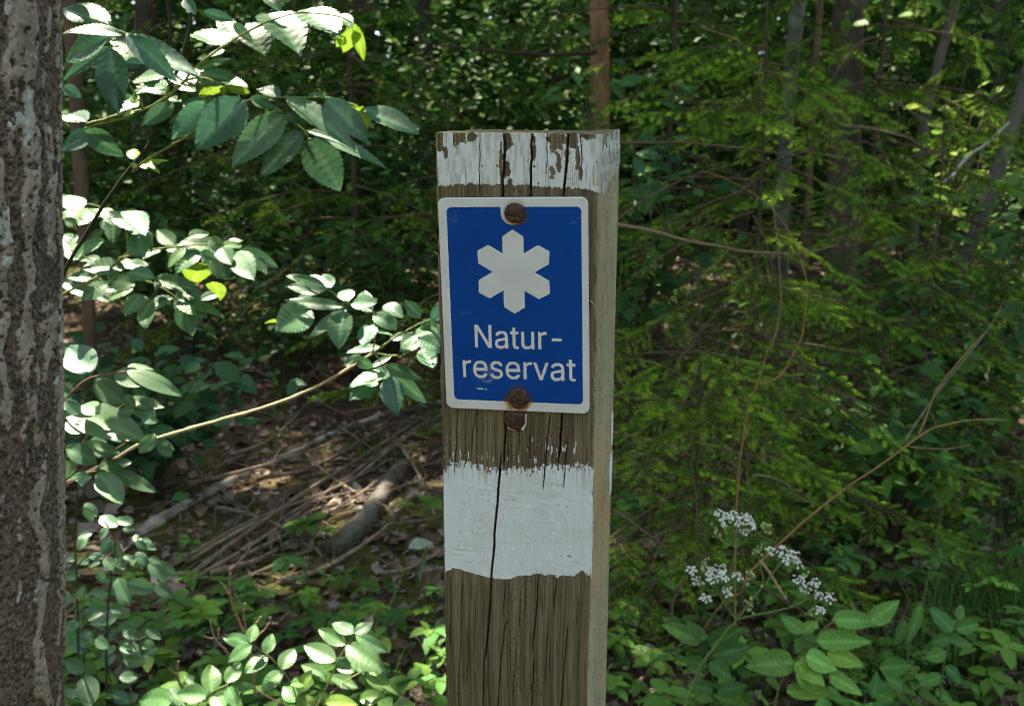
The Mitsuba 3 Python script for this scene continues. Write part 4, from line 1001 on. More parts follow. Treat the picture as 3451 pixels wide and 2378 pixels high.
def single_leaf(label, opx, col, L, seed, mat='mat_leaf'):
    r = np.random.default_rng(seed)
    g = G(*px('o', *opx)) + UP * 0.03
    v, f = leaf_mesh(g, np.array([0.8, 0.5, 0.1]), np.array([-0.1, -0.45, 0.9]), L, L * 0.55, n=14, curl=0.15, fold=0.35, seed=seed, wav=0.2)
    k = thing('fallen_leaf', label, 'leaf')
    put('blade', MB().add(v, f, col).shape(mat), k)
    put('stalk', MB().add(*tube([g, g - np.array([0.02, 0.012, 0.012])], 0.0008, 4), col).shape('mat_wood'), k)


single_leaf('single pale leaf catching the sun on the ground left of the post', (925, 1262), (0.42, 0.48, 0.40), 0.085, 3)
single_leaf('yellow-orange fallen leaf just right of the post below sign height', (1412, 928), (0.5, 0.28, 0.05), 0.06, 4, 'mat_litter')
single_leaf('yellow-orange leaf in the dark hollow right of the white flowers', (1860, 1240), (0.42, 0.24, 0.03), 0.06, 5, 'mat_litter')

# ------------------------------------------------------------------ bare stems and fallen wood
def bare(name, label, cat, fr, Y, paths, col, group=None):
    k = thing(name, label, cat, group)
    stems(k, fr, Y, paths, col)
    return k


bare('dead_sapling', 'tall orange-brown bare stem that forks and curves over, right of the post', 'dead plant', 'e', 1.75,
     [([(815, 1900), (818, 1540), (835, 1150), (870, 850), (910, 680), (945, 605), (985, 470), (1040, 330), (1060, 200), (1052, 30), (1045, -90), (1020, -260), (1000, -380)], 0.0023, 0.0008),
      ([(945, 610), (1040, 570), (1120, 450), (1170, 330), (1190, 110), (1165, -10), (1110, -160), (1020, -290), (850, -420), (640, -500)], 0.0015, 0.0006)], (0.27, 0.165, 0.07))
bare('dead_sapling', 'long straight orange-brown stem leaning to the right across the undergrowth', 'dead plant', 'f', 1.6,
     [([(545, 1240, .62), (640, 1110, .35), (760, 960, .12), (860, 850), (1030, 670), (1280, 450), (1640, 200), (1790, 90), (1870, 50), (2010, 25, .05), (2230, 25, .1)], 0.0032, 0.0011),
      ([(1770, 95), (1815, -20), (1835, -90), (1990, -300), (2120, -440)], 0.0019, 0.0008), ([(1700, 155), (1880, 172), (2040, 148)], 0.0011, 0.0006), ([(1860, 50), (1830, -20)], 0.001, 0.0006)], (0.26, 0.165, 0.07))
bare('broken_stick', 'short pale broken stick leaning among the white flowers', 'stick', 'f', 1.4, [([(945, 755), (1010, 850), (1080, 952)], 0.0022, 0.002)], (0.34, 0.26, 0.17))


def lying(name, label, cat, pts, r0, r1, col, group=None, lift=0.02, sides=9, amp=0.006, seed=1, col2=None):
    """wood lying on the ground; pts in 'o' pixels, optional third value lifts it"""
    q = []
    rj = np.random.default_rng(seed + 70)
    for p in pts:
        g = G(*px('o', p[0], p[1])); g = g + UP * (lift + (p[2] if len(p) > 2 else 0)); q.append(g)
    n = 60
    q = [a + rj.normal(0, 0.012, 3) * np.array([1, 1, 0.5]) for a in q]
    v, f, kk = roughtube(q, r0, r1, n, sides, amp, seed, 40)
    k = thing(name, label, cat, group)
    kf = meshkit.fbm(v * np.array([150, 150, 150]), 2, seed + 3) - 0.5
    kk = kk + 1.1 * kf
    c = np.asarray(col)[None] * (1 + 1.3 * kk[:, None])
    if col2 is not None:
        m = np.clip((meshkit.noise(v * 9, seed) - 0.45) * 6, 0, 1)[:, None]
        c = c * (1 - m) + np.asarray(col2)[None] * (1 + kk[:, None]) * m
    put('log' if r0 > 0.02 else 'stick', MB().add(v, f, np.clip(c, 0.01, 1)).shape('mat_wood'), k)
    return k


lying('fallen_branch', 'pale grey fallen branch lying diagonally on the ground left of the post', 'branch', [(310, 1215), (420, 1140), (540, 1075), (660, 1020), (770, 985), (850, 950)], 0.021, 0.012, (0.36, 0.33, 0.29), seed=3, col2=(0.13, 0.10, 0.075), lift=0.008, amp=0.012)
kl = lying('fallen_log', 'short thick brown log with a sawn end pointing at the viewer, left of the post', 'log', [(762, 1262), (820, 1190), (880, 1110), (925, 1055)], 0.034, 0.026, (0.075, 0.052, 0.038), lift=0.018, sides=20, amp=0.02, seed=5, col2=(0.11, 0.105, 0.088))
rs = np.random.default_rng(11)
STK = [((405, 1330), (640, 1180), (860, 1030), (1000, 935)), ((420, 1345), (640, 1215), (850, 1060), (985, 970)), ((400, 1310), (600, 1210), (760, 1130), (900, 1040)), ((470, 1340), (640, 1250), (830, 1090), (990, 945)), ((560, 1250), (700, 1170), (860, 1130)), ((520, 1290), (690, 1200), (840, 1120), (905, 1085)),
       ((430, 1290), (560, 1230), (760, 1100), (880, 1010)), ((600, 1110), (720, 1060), (900, 960)), ((540, 1330), (560, 1270), (545, 1220)), ((640, 1215), (700, 1180), (790, 1160)), ((700, 1060), (760, 1110), (860, 1170)), ((430, 1110), (560, 1090), (760, 1010)), ((480, 1180), (600, 1200), (700, 1260)),
       ((760, 980), (880, 1050), (960, 1150)), ((380, 1400), (520, 1340), (690, 1270)), ((640, 1360), (760, 1300), (900, 1200)), ((860, 1330), (940, 1300), (1010, 1250)), ((890, 1000), (930, 1080), (985, 1180)), ((500, 1060), (620, 1000), (700, 930)), ((560, 850), (680, 900), (800, 960)), ((640, 760), (760, 790), (900, 850)),
       ((450, 800), (560, 760), (690, 700)), ((1390, 1195), (1420, 1200), (1440, 1207)), ((1390, 1380), (1520, 1400), (1680, 1420)), ((1500, 1270), (1640, 1330), (1760, 1310)), ((1420, 1560), (1520, 1500), (1640, 1440)), ((880, 1480), (960, 1380), (1010, 1330))]
SLAB = {12: 'thin dry stick lying across the pale grey fallen branch', 13: 'dry stick crossing the short brown log', 14: 'dry stick on the ground behind the dead forked stalks', 15: 'dry stick lying below the cut end of the brown log', 16: 'short dark stick touching the left edge of the post low down',
        17: 'thin stick close to the left edge of the post just under the sign height', 18: 'thin stick on the ground behind the leaning ash sapling', 19: 'stick lying under the long arching stem', 20: 'stick lying far back below the leaf tuft left of the sign', 21: 'stick lying far back right of the slim dark trunk',
        22: 'short pinkish stick touching the right edge of the post', 23: 'long stick on the ground right of the foot of the post', 24: 'dark stick on the ground under the white flowers', 25: 'stick on the ground at the bottom, right of the post', 26: 'stick on the ground between the post and the bottom seedlings'}
for i, s_ in enumerate(STK):
    lying('dry_stick', SLAB.get(i, 'thin dry brown stick in the heap of dead twigs left of the brown log'), 'stick', [(x + rs.normal(0, 4), y + rs.normal(0, 4), rs.uniform(0, 0.04)) for x, y in s_], rs.uniform(0.005, 0.010), 0.0025, np.array((0.24, 0.18, 0.13)) * rs.uniform(0.6, 1.1), 'dry sticks heaped on the forest floor' if i < 12 else None, 0.015, 6, 0.002, 20 + i)

# ------------------------------------------------------------------ the forest behind
TREES = [  # name, label, points ('o' pixels), depth, radius, bark colour, crown?
    ('spruce_tree', 'straight orange-brown spruce trunk rising behind the post', [(1358, -200), (1356, 0), (1357, 290), (1352, 700)], 4.6, 0.042, (0.25, 0.13, 0.068), 0),
    ('tree', 'grey trunk right of the spruce trunk, broken up by spruce twigs', [(1822, -200), (1805, 0), (1788, 170), (1776, 330), (1765, 700)], 5.0, 0.036, (0.10, 0.095, 0.08), 1),
    ('tree', 'thin brown leaning trunk at the upper right, left of the grey leaning one', [(2175, -150), (2160, 0), (2120, 150), (2085, 320), (2060, 600)], 4.8, 0.022, (0.13, 0.105, 0.085), 1),
    ('tree', 'grey leaning trunk nearest the right edge', [(2400, -150), (2330, 150), (2275, 330), (2215, 500), (2160, 640), (2105, 740), (2030, 860)], 3.6, 0.024, (0.13, 0.115, 0.095), 1),
    ('tree', 'wide pinkish brown scaly trunk far behind the spruce boughs on the right', [(1925, -200), (1920, 0), (1912, 300), (1905, 560)], 6.8, 0.10, (0.14, 0.10, 0.085), 1),
    ('tree', 'dark brown slim trunk just right of the lichen-spotted trunk', [(170, 200), (183, 420), (200, 680), (207, 900)], 3.2, 0.02, (0.10, 0.065, 0.045), 1),
    ('tree', 'dark trunk at the top, halfway between the large leaves and the spruce trunk', [(824, -150), (825, 0), (828, 300), (830, 700)], 7.0, 0.07, (0.06, 0.045, 0.035), 1),
    ('tree', 'dark trunk behind the tip of the large ash leaf by the post', [(955, -150), (960, 0), (965, 300), (970, 640)], 8.5, 0.07, (0.05, 0.04, 0.03), 1),
    ('tree', 'thin dark trunk left of the orange-brown spruce trunk', [(1258, -150), (1260, 0), (1262, 300), (1264, 600)], 7.5, 0.05, (0.055, 0.04, 0.03), 1),
    ('tree', 'thin brown trunk between the grey trunk and the wide scaly trunk', [(1862, -150), (1855, 0), (1840, 240), (1825, 500)], 4.4, 0.014, (0.15, 0.095, 0.06), 1),
    ('tree', 'dark trunk far back at the upper right corner', [(2240, -150), (2245, 0), (2250, 300), (2255, 600)], 8.0, 0.09, (0.06, 0.05, 0.04), 1),
    ('tree', 'dark trunk far back between the spruce trunk and the grey trunk', [(1590, -150), (1588, 0), (1590, 300), (1592, 600)], 8.8, 0.08, (0.06, 0.05, 0.04), 1),
    ('tree', 'dark trunk far back behind the small sunlit leaves at the left', [(330, -150), (330, 0), (330, 400), (330, 700)], 8.2, 0.09, (0.055, 0.045, 0.035), 1),
]


def forest_trees():
    out = {}
    BIG = {5: ((0.6, 2.2, 0.3), (3.2, 2.6, 1.3), 13000), 12: ((-0.2, -1.2, 0.0), (2.8, 2.4, 1.4), 8000)}
    for i, (nm, lb, pts, Y, R, col, cr) in enumerate(TREES):
        k = thing(nm, lb, 'tree')
        q = [P(*px('o', *p), Y) for p in pts]
        q = sorted(q, key=lambda a: -a[2])
        # on down to the ground and on up into the crown
        d = unit(q[-1] - q[-2]); g = q[-1].copy()
        tz = float(gz(g[0], g[1])) - 0.1
        if g[2] > tz:
            q.append(g + d * ((g[2] - tz) / max(0.3, -d[2])))
        u = unit(q[0] - q[1]); u = unit(u + UP * 1.5)
        q.insert(0, q[0] + u * 2.0); q.insert(0, q[0] + unit(u + UP * 2) * 3.0)
        q = q[::-1]
        v, f, kk = roughtube(q, R * 1.15, R * 0.55, 160, 16 if R < 0.1 else 40, R * 0.5 if R > 0.1 else R * 0.22, 40 + i, 26 if R > 0.1 else 60)
        c = np.asarray(col)[None] * (1 + 1.6 * kk[:, None])
        if i == 1:
            m = np.clip((meshkit.noise(v * 14, 4) - 0.55) * 6, 0, 1)[:, None]; c = c * (1 - m) + np.array([0.2, 0.2, 0.175]) * m
        put('trunk', MB().add(v, f, np.clip(c, 0.01, 1)).shape('mat_wood'), k)
        out[i] = (k, q)
        limbs(k, q[-1], 5, 1.2, 60 + i, 0.015)
        off, rad, nn = BIG.get(i, ((0, 0.2, 0), (2.3, 2.2, 1.4), 5600))
        crown(k, q[-1] + np.array(off), rad, nn, 200 + i)
    return out


ftrees = forest_trees()


def spray_template(seed, fresh, L=0.22, lod=1.0):
    """a flat spruce spray along x: shoots with needles; fresh: how much of each shoot is new growth"""
    r = np.random.default_rng(seed)
    V, F, C, n = [], [], [], 0
    old = np.array([0.078, 0.152, 0.024]); new = np.array([0.29, 0.48, 0.045]); wood = np.array([0.11, 0.065, 0.035])

    def sliver(a, b, w, c):
        nonlocal n
        s = unit(np.cross(b - a, [0, 0, 1.0])) * w
        V.extend([a - s, a + s, b]); F.append([n, n + 1, n + 2]); C.extend([c] * 3); n += 3

    def shoot(o, d, l, fr):
        nonlocal n
        d = unit(d); sd = unit(np.cross([0, 0, 1.0], d)); up = np.cross(d, sd)
        sliver(o, o + d * l, 0.0012, wood)
        m = max(5, int(l / (0.0024 * lod)))
        for i in range(m):
            t = (i + r.random()) / m
            ph = i * 2.4
            lat = sd * math.cos(ph) + up * (0.75 * math.sin(ph) + 0.15)
            nd = unit(d * 0.75 + unit(lat) * 0.85)
            c = new * r.uniform(0.7, 1.15) if t > 1 - fr else old * r.uniform(0.7, 1.5)
            a = o + d * (l * t); nl = 0.0125 * (1 - 0.35 * max(0, t - 0.7) / 0.3)
            e = unit(np.cross(nd, lat)) * 0.0012 * lod ** 0.8
            V.extend([a - e, a + nd * nl * .5 - e * 1.2, a + nd * nl, a + nd * nl * .5 + e * 1.2]); F.extend([[n, n + 1, n + 2], [n, n + 2, n + 3]]); C.extend([c] * 4); n += 4

    shoot(np.zeros(3), np.array([1, 0, -0.05]), L, fresh * 0.35)
    x, sgn = 0.018, 1
    while x < L * 0.92:
        l = (0.085 * (1 - 0.62 * x / L) + 0.012) * r.uniform(0.75, 1.2) * L / 0.22
        a = math.radians(r.uniform(42, 58))
        shoot(np.array([x, 0, -0.05 * x]), np.array([math.cos(a), sgn * math.sin(a), r.normal(-0.12, 0.12)]), l, fresh)
        sgn = -sgn; x += r.uniform(0.013, 0.021)
    return np.array(V), np.array(F), np.array(C)


SPR_DARK = [spray_template(s, 0.12, lod=3.4) for s in (1, 2, 3)]
SPR_FRESH = [spray_template(s, 0.55) for s in (4, 5, 6)]
SPR_MID = [spray_template(s, 0.32, lod=1.5) for s in (7, 8)]


def in_view(p, m=0.25):
    """is the point inside the camera's view with a margin (in half widths)"""
    d = p - np.array([0, 0, CAMZ])
    fw = d[:, 1] * CP - d[:, 2] * SP; up = d[:, 1] * SP + d[:, 2] * CP
    return (np.abs(d[:, 0]) < (0.523 + m) * fw) & (np.abs(up) < (0.36 + m) * fw) & (fw > 0.2)


def bough(parent, o, az, L, pitch, droop, r, fresh, wood=(0.10, 0.065, 0.04), step=0.085, dens=1.0, bare_part=0.12, tint=1.0):
    d = np.array([math.cos(az), math.sin(az), math.tan(pitch)])
    t = np.linspace(0, 1, 9)
    side = unit(np.array([-d[1], d[0], 0])); bend = r.normal(0, 0.06)
    path = o + d * (L * t)[:, None] - UP * (droop * L * t ** 2)[:, None] + side * (bend * L * t * t)[:, None]
    mb = MB(); mb.add(*tube(path, np.linspace(0.0022 + 0.0045 * L, 0.0012, 9), 5), wood)
    pos, X, Z, S = [], [], [], []
    s = bare_part * L; sg = 1
    tan = unit(np.gradient(path, axis=0))
    while s < L:
        if r.random() < dens:
            q = s / L
            p = np.array([np.interp(q, t, path[:, c]) for c in range(3)]); tg = unit(np.array([np.interp(q, t, tan[:, c]) for c in range(3)]))
            a = math.radians(r.uniform(38, 66))
            x = tg * math.cos(a) + side * sg * math.sin(a) - UP * r.uniform(0.1, 0.55)
            pos.append(p); X.append(x); Z.append(UP + 0.25 * r.normal(size=3)); S.append(r.uniform(0.55, 1.25) * (1 - 0.3 * q))
        sg = -sg; s += step * r.uniform(0.6, 1.2)
    pos.append(path[-1] - tan[-1] * 0.03); X.append(tan[-1]); Z.append(UP + 0.1 * r.normal(size=3)); S.append(0.9)
    pos, X, Z, S = map(np.array, (pos, X, Z, S))
    ok = in_view(pos)
    if not ok.any():
        return
    pos, X, Z, S = pos[ok], X[ok], Z[ok], S[ok]
    k = put('bough', mb.shape('mat_wood'), parent)
    nb = MB()
    bank = SPR_FRESH if fresh > 0.6 else SPR_MID if fresh > 0.3 else SPR_DARK
    which = r.integers(0, len(bank), len(pos))
    for w in range(len(bank)):
        m = which == w
        if m.any():
            tv, tf, tc = bank[w]
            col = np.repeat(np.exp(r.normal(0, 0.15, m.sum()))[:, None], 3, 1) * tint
            nb.add(*scatter(tv, tf, pos[m], X[m], Z[m], S[m], col, tc))
    put('needles', nb.shape('mat_needle', False), k)


def young_spruce(label, opx, Y, h, seed, fresh, nwh=0.24, per=4, slope=0.42, zmin=0.1, step=0.085, tint=1.0, dens=1.0):
    r = np.random.default_rng(seed)
    g = P(*px('o', *opx), Y); x, y = g[0], g[1]; z0 = float(gz(x, y))
    k = thing('spruce_tree', label, 'tree')
    v, f, kk = roughtube([(x, y, z0 - 0.05), (x + 0.02, y, z0 + h * 0.5), (x, y, z0 + h)], 0.006 * h, 0.003, 40, 8, 0.002, seed, 40)
    put('trunk', MB().add(v, f, np.array([0.07, 0.05, 0.035])[None] * (1 + kk[:, None])).shape('mat_wood'), k)
    for j in range(9):                                       # dead twigs low inside the crown
        zz = z0 + h * r.uniform(0.08, 0.7); az = r.uniform(3.3, 6.1); L = r.uniform(0.2, 0.6) * min(1, h / 2)
        a = np.array([x, y, zz]); d = np.array([math.cos(az), math.sin(az), r.normal(-0.15, 0.2)])
        q = smoothpath([a, a + d * L * 0.5 + r.normal(0, 0.02, 3), a + d * L + r.normal(0, 0.04, 3)], 8)
        b2 = MB().add(*tube(q, np.linspace(0.003, 0.001, 8), 5), np.array([0.15, 0.11, 0.08]) * r.uniform(0.6, 1.3))
        for t_ in range(3):
            o = q[r.integers(3, 8)]; b2.add(*tube([o, o + unit(d + r.normal(0, 0.7, 3)) * L * 0.35], [0.0012, 0.0006], 4), np.array([0.15, 0.11, 0.08]))
        if in_view(q).any():
            put('dead_branch', b2.shape('mat_wood'), k)
    z = zmin * h
    while z < h - 0.1:
        a0 = r.random() * 6.28
        for j in range(per):
            az = a0 + j * 2 * np.pi / per + r.normal(0, 0.25)
            L = (slope * (h - z) + 0.12) * r.uniform(0.75, 1.15)
            if math.sin(az) > 0.8:
                continue                                    # straight away from the viewer: hidden by the rest
            bough(k, np.array([x, y, z0 + z + r.normal(0, 0.03)]), az, min(L, 1.15), r.normal(-0.02, 0.12), r.uniform(0.1, 0.34), r, fresh + r.normal(0, 0.18), step=step, tint=tint, dens=dens * r.uniform(0.4, 1.0))
        z += nwh * r.uniform(0.8, 1.2)
    return k


young_spruce('young spruce with bright fresh tips in the middle of the right side', (1690, 700), 2.9, 1.75, 301, 0.8, per=6, nwh=0.17, step=0.085, tint=1.15)
young_spruce('low young spruce behind the white flowers', (1560, 1000), 2.3, 0.95, 302, 0.75, per=6, nwh=0.13, step=0.085, tint=1.1)
young_spruce('taller young spruce with drooping boughs at the upper right', (1960, 400), 3.9, 2.7, 303, 0.6, per=6, nwh=0.22, step=0.11, tint=1.15)
young_spruce('dark young spruce between the post and the upper right spruce', (1500, 500), 4.4, 2.9, 304, 0.28, per=5, nwh=0.2, step=0.11)
young_spruce('young spruce at the right edge behind the leaning trunk', (2270, 500), 4.4, 2.3, 305, 0.55, per=5, step=0.11)
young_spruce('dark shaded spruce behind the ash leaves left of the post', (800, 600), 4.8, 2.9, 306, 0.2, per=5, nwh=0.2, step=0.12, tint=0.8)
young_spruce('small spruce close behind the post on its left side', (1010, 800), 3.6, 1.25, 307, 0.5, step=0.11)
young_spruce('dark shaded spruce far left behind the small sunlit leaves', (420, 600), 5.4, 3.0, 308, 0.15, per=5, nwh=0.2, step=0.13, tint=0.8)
young_spruce('young spruce with light tips between the two right hand leaning trunks', (2090, 700), 3.2, 1.3, 309, 0.7, per=5, nwh=0.18, step=0.1)

# bare and half-bare lower branches of the orange-brown spruce
sk = ftrees[0][0]
DEAD = [('d', 3.2, [(140, 760), (215, 745), (480, 740), (800, 770), (1060, 800), (1300, 842)], 0.006, 0.002, (0.12, 0.08, 0.045)), ('d', 3.2, [(1180, 790), (1420, 830), (1780, 910)], 0.003, 0.0015, (0.15, 0.105, 0.065)),
        ('d', 2.6, [(120, 1160), (210, 1170), (370, 1200), (600, 1265), (900, 1315), (1100, 1325), (1230, 1305), (1330, 1275)], 0.0050, 0.0016, (0.22, 0.155, 0.095)), ('d', 3.0, [(140, 1190), (215, 1130), (460, 970), (790, 860)], 0.004, 0.0015, (0.16, 0.11, 0.075)),
        ('d', 2.8, [(560, 1540), (640, 1440), (740, 1350), (790, 1290)], 0.004, 0.002, (0.2, 0.14, 0.09)), ('e', 2.3, [(100, 840), (180, 860), (380, 910), (560, 980), (700, 1060)], 0.0055, 0.002, (0.17, 0.115, 0.07)),
        ('d', 3.6, [(1000, 660), (1160, 600), (1300, 560), (1370, 460)], 0.004, 0.0015, (0.18, 0.13, 0.08)), ('d', 3.6, [(1280, 660), (1340, 540), (1380, 470)], 0.003, 0.001, (0.19, 0.14, 0.09)), ('d', 3.4, [(1380, 655), (1660, 700), (1960, 850), (2130, 910)], 0.005, 0.002, (0.15, 0.11, 0.075)),
        ('d', 3.2, [(640, 150), (740, 180), (830, 220), (880, 290)], 0.004, 0.0015, (0.15, 0.10, 0.06)), ('d', 3.2, [(900, 1340), (1030, 1330), (1160, 1400)], 0.003, 0.0015, (0.17, 0.12, 0.08)), ('e', 2.5, [(180, 500), (300, 480), (430, 510), (560, 580)], 0.004, 0.0015, (0.14, 0.10, 0.06)),
        ('e', 2.1, [(900, 1080), (1050, 1100), (1150, 1190), (1230, 1230)], 0.003, 0.0012, (0.17, 0.14, 0.085)), ('e', 2.0, [(180, 1260), (310, 1350), (420, 1430), (560, 1560)], 0.0035, 0.0015, (0.13, 0.09, 0.06)), ('o', 4.4, [(1350, 118), (1250, 122), (1120, 112), (1020, 104), (930, 96)], 0.011, 0.004, (0.055, 0.035, 0.025))]
for fr, Y, pts, r0, r1, col in DEAD:
    stems(sk, fr, Y, [(pts, r0, r1)], col, 'dead_branch', 6)
bare('pale_stick', 'pale grey dead stick slanting up at the right, in front of the leaning trunks', 'stick', 'd', 3.3, [([(1900, 950), (1935, 915), (2010, 815), (2110, 735), (2240, 635)], 0.006, 0.003)], (0.5, 0.48, 0.44))
bare('dry_grass_stem', 'long thin grey stem curving up at the right edge beside the sunlit grass', 'dead plant', 'e', 2.4, [([(1700, 900), (1850, 670), (2010, 470), (2130, 320), (2200, 200)], 0.0018, 0.0008)], (0.3, 0.26, 0.2))


def shrub(label, opx, Y, rad, zc, n, seed, base, size=0.05, group=None):
    r = np.random.default_rng(seed)
    g = P(*px('o', *opx), Y); x, y = g[0], g[1]; z0 = float(gz(x, y))
    k = thing('leafy_shrub', label, 'shrub', group)
    mb = MB()
    tips = []
    for j in range(16):
        a = r.random() * 6.28; e = np.array([math.cos(a) * rad[0], math.sin(a) * rad[1], 0]) * r.uniform(0.2, 0.9)
        top = np.array([x, y, z0 + zc]) + e + UP * rad[2] * r.uniform(-0.4, 0.9)
        pts = smoothpath([(x, y, z0), (x + e[0] * 0.35, y + e[1] * 0.35, z0 + (top[2] - z0) * 0.55), top], 8)
        mb.add(*tube(pts, np.linspace(0.008, 0.002, 8), 5), (0.08, 0.06, 0.04))
        tips += [pts[4], pts[5], pts[6], pts[7]]
    put('stem', mb.shape('mat_wood'), k)
    tips = np.array(tips)
    p = tips[r.integers(0, len(tips), n)] + r.normal(size=(n, 3)) * np.array([0.19, 0.19, 0.13]) * np.mean(rad)
    d = rand_dirs(n, r, 0.4); z = unit(UP * 0.9 + np.array([0, -0.35, 0]) + 0.4 * r.normal(size=(n, 3)))
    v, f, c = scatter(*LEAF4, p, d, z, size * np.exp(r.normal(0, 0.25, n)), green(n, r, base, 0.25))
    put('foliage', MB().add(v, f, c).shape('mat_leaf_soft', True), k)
    labels[list(scene)[-1]] = {'label': 'small leaves of the shrub', 'kind': 'stuff'}


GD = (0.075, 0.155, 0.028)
shrub('leafy green shrub far back at the top, left of the orange-brown spruce trunk', (1130, 200), 6.8, (1.1, 0.8, 0.9), 1.6, 2600, 401, GD, 0.07)
shrub('leafy green shrub far back above the ash leaves at the top', (700, 100), 6.4, (1.0, 0.8, 0.9), 1.7, 2400, 402, GD, 0.07)
shrub('leafy shrub right behind the post at its upper right corner', (1440, 250), 3.7, (0.35, 0.4, 0.5), 1.1, 420, 403, (0.06, 0.145, 0.04), 0.07)
shrub('light green leafy shrub near the right edge at mid height', (2230, 640), 3.4, (0.5, 0.5, 0.5), 0.6, 1100, 404, (0.08, 0.17, 0.045), 0.055)
shrub('sparse shrub with yellow-green leaves at the upper right between leaning trunks', (2120, 280), 4.0, (0.5, 0.5, 0.6), 1.2, 420, 405, (0.14, 0.24, 0.035), 0.06)
shrub('low leafy shrub beside the leaning stem at the right', (2060, 870), 2.7, (0.3, 0.3, 0.2), 0.45, 320, 406, (0.065, 0.155, 0.035), 0.055)
shrub('leafy green shrub far back at the top right corner', (2200, 60), 6.2, (1.0, 0.8, 0.9), 1.8, 2200, 407, GD, 0.075)
shrub('leafy green shrub far back behind the grey trunk', (1700, 120), 7.2, (1.2, 0.9, 1.0), 1.7, 2600, 408, GD, 0.075)
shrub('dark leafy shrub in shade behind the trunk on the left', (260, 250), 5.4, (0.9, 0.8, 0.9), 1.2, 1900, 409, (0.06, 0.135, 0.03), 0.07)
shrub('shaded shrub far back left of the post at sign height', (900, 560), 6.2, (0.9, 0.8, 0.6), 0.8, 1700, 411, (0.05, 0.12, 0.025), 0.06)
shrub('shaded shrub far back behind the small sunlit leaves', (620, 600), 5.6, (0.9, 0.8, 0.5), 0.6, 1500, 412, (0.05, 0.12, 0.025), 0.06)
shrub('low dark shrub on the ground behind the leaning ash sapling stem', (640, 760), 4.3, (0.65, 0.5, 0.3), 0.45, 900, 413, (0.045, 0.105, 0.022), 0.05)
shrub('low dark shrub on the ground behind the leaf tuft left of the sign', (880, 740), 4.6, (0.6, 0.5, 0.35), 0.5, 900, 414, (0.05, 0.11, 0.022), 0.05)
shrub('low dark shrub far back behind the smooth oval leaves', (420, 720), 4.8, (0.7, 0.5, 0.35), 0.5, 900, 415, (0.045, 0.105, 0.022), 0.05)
shrub('low green shrub by the slim dark trunk on the left', (330, 900), 3.1, (0.45, 0.4, 0.25), 0.35, 520, 410, (0.05, 0.13, 0.05), 0.06)


def far_forest():
    r = np.random.default_rng(500)
    n = 82000
    y = r.uniform(8.5, 15, n); x = r.uniform(-0.75, 0.75, n) * y
    z = gz(x, y) + r.uniform(0, 4.6, n) * r.uniform(0.35, 1, n)
    p = np.stack([x, y, z], -1)
    keep = meshkit.fbm(p * 0.9, 2, 8) > 0.32
    p = p[keep]; n = len(p)
    d = rand_dirs(n, r, 0.5); zz = unit(UP * 0.7 + np.array([0, -0.4, 0]) + 0.5 * r.normal(size=(n, 3)))
    v, f, c = scatter(*CARD, p, d, zz, 0.14 * np.exp(r.normal(0, 0.3, n)), green(n, r, (0.055, 0.12, 0.026), 0.35))
    n3 = 24000
    y = r.uniform(14, 24, n3); x = r.uniform(-0.85, 0.85, n3) * y
    p3 = np.stack([x, y, gz(x, y) + r.uniform(0, 7.5, n3)], -1)
    v3, f3, c3_ = scatter(*CARD, p3, rand_dirs(n3, r, 0.5), unit(UP * 0.5 + np.array([0, -0.6, 0]) + 0.5 * r.normal(size=(n3, 3))), 0.34 * np.exp(r.normal(0, 0.25, n3)), green(n3, r, (0.05, 0.11, 0.025), 0.35))
    # the forest goes on all round the clearing the path runs through
    m = 42000
    an = r.uniform(0, 2 * np.pi, m); rr = r.uniform(8.0, 16.0, m)
    q = np.stack([rr * np.cos(an), 2.0 + rr * np.sin(an), r.uniform(0, 9.5, m)], -1)
    q = q[(np.abs(q[:, 0]) > 0.8 * q[:, 1]) | (q[:, 2] > 4.5)]
    q[:, 2] += gz(q[:, 0], q[:, 1])
    q = q[~in_gap(q, 0.15)]; m = len(q)
    v2, f2, c2_ = scatter(*CARD, q, rand_dirs(m, r, 0.6), unit(UP * 0.6 + 0.7 * r.normal(size=(m, 3))), 0.34 * np.exp(r.normal(0, 0.3, m)), green(m, r, (0.045, 0.11, 0.03), 0.3))
    scene['far_foliage'] = MB().add(v, f, c).add(v2, f2, c2_).add(v3, f3, c3_).shape('mat_leaf_soft', False)
    labels['far_foliage'] = {'label': 'mass of dark green leaves deep in the forest', 'category': 'foliage', 'kind': 'stuff'}


far_forest()

# ------------------------------------------------------------------ forest floor
def floor_points(n, r, y0=1.3, y1=7.5, power=1.6):
    y = y0 + (y1 - y0) * r.random(n) ** power
    x = r.uniform(-0.68, 0.68, n) * (y + 0.3)
    return x, y


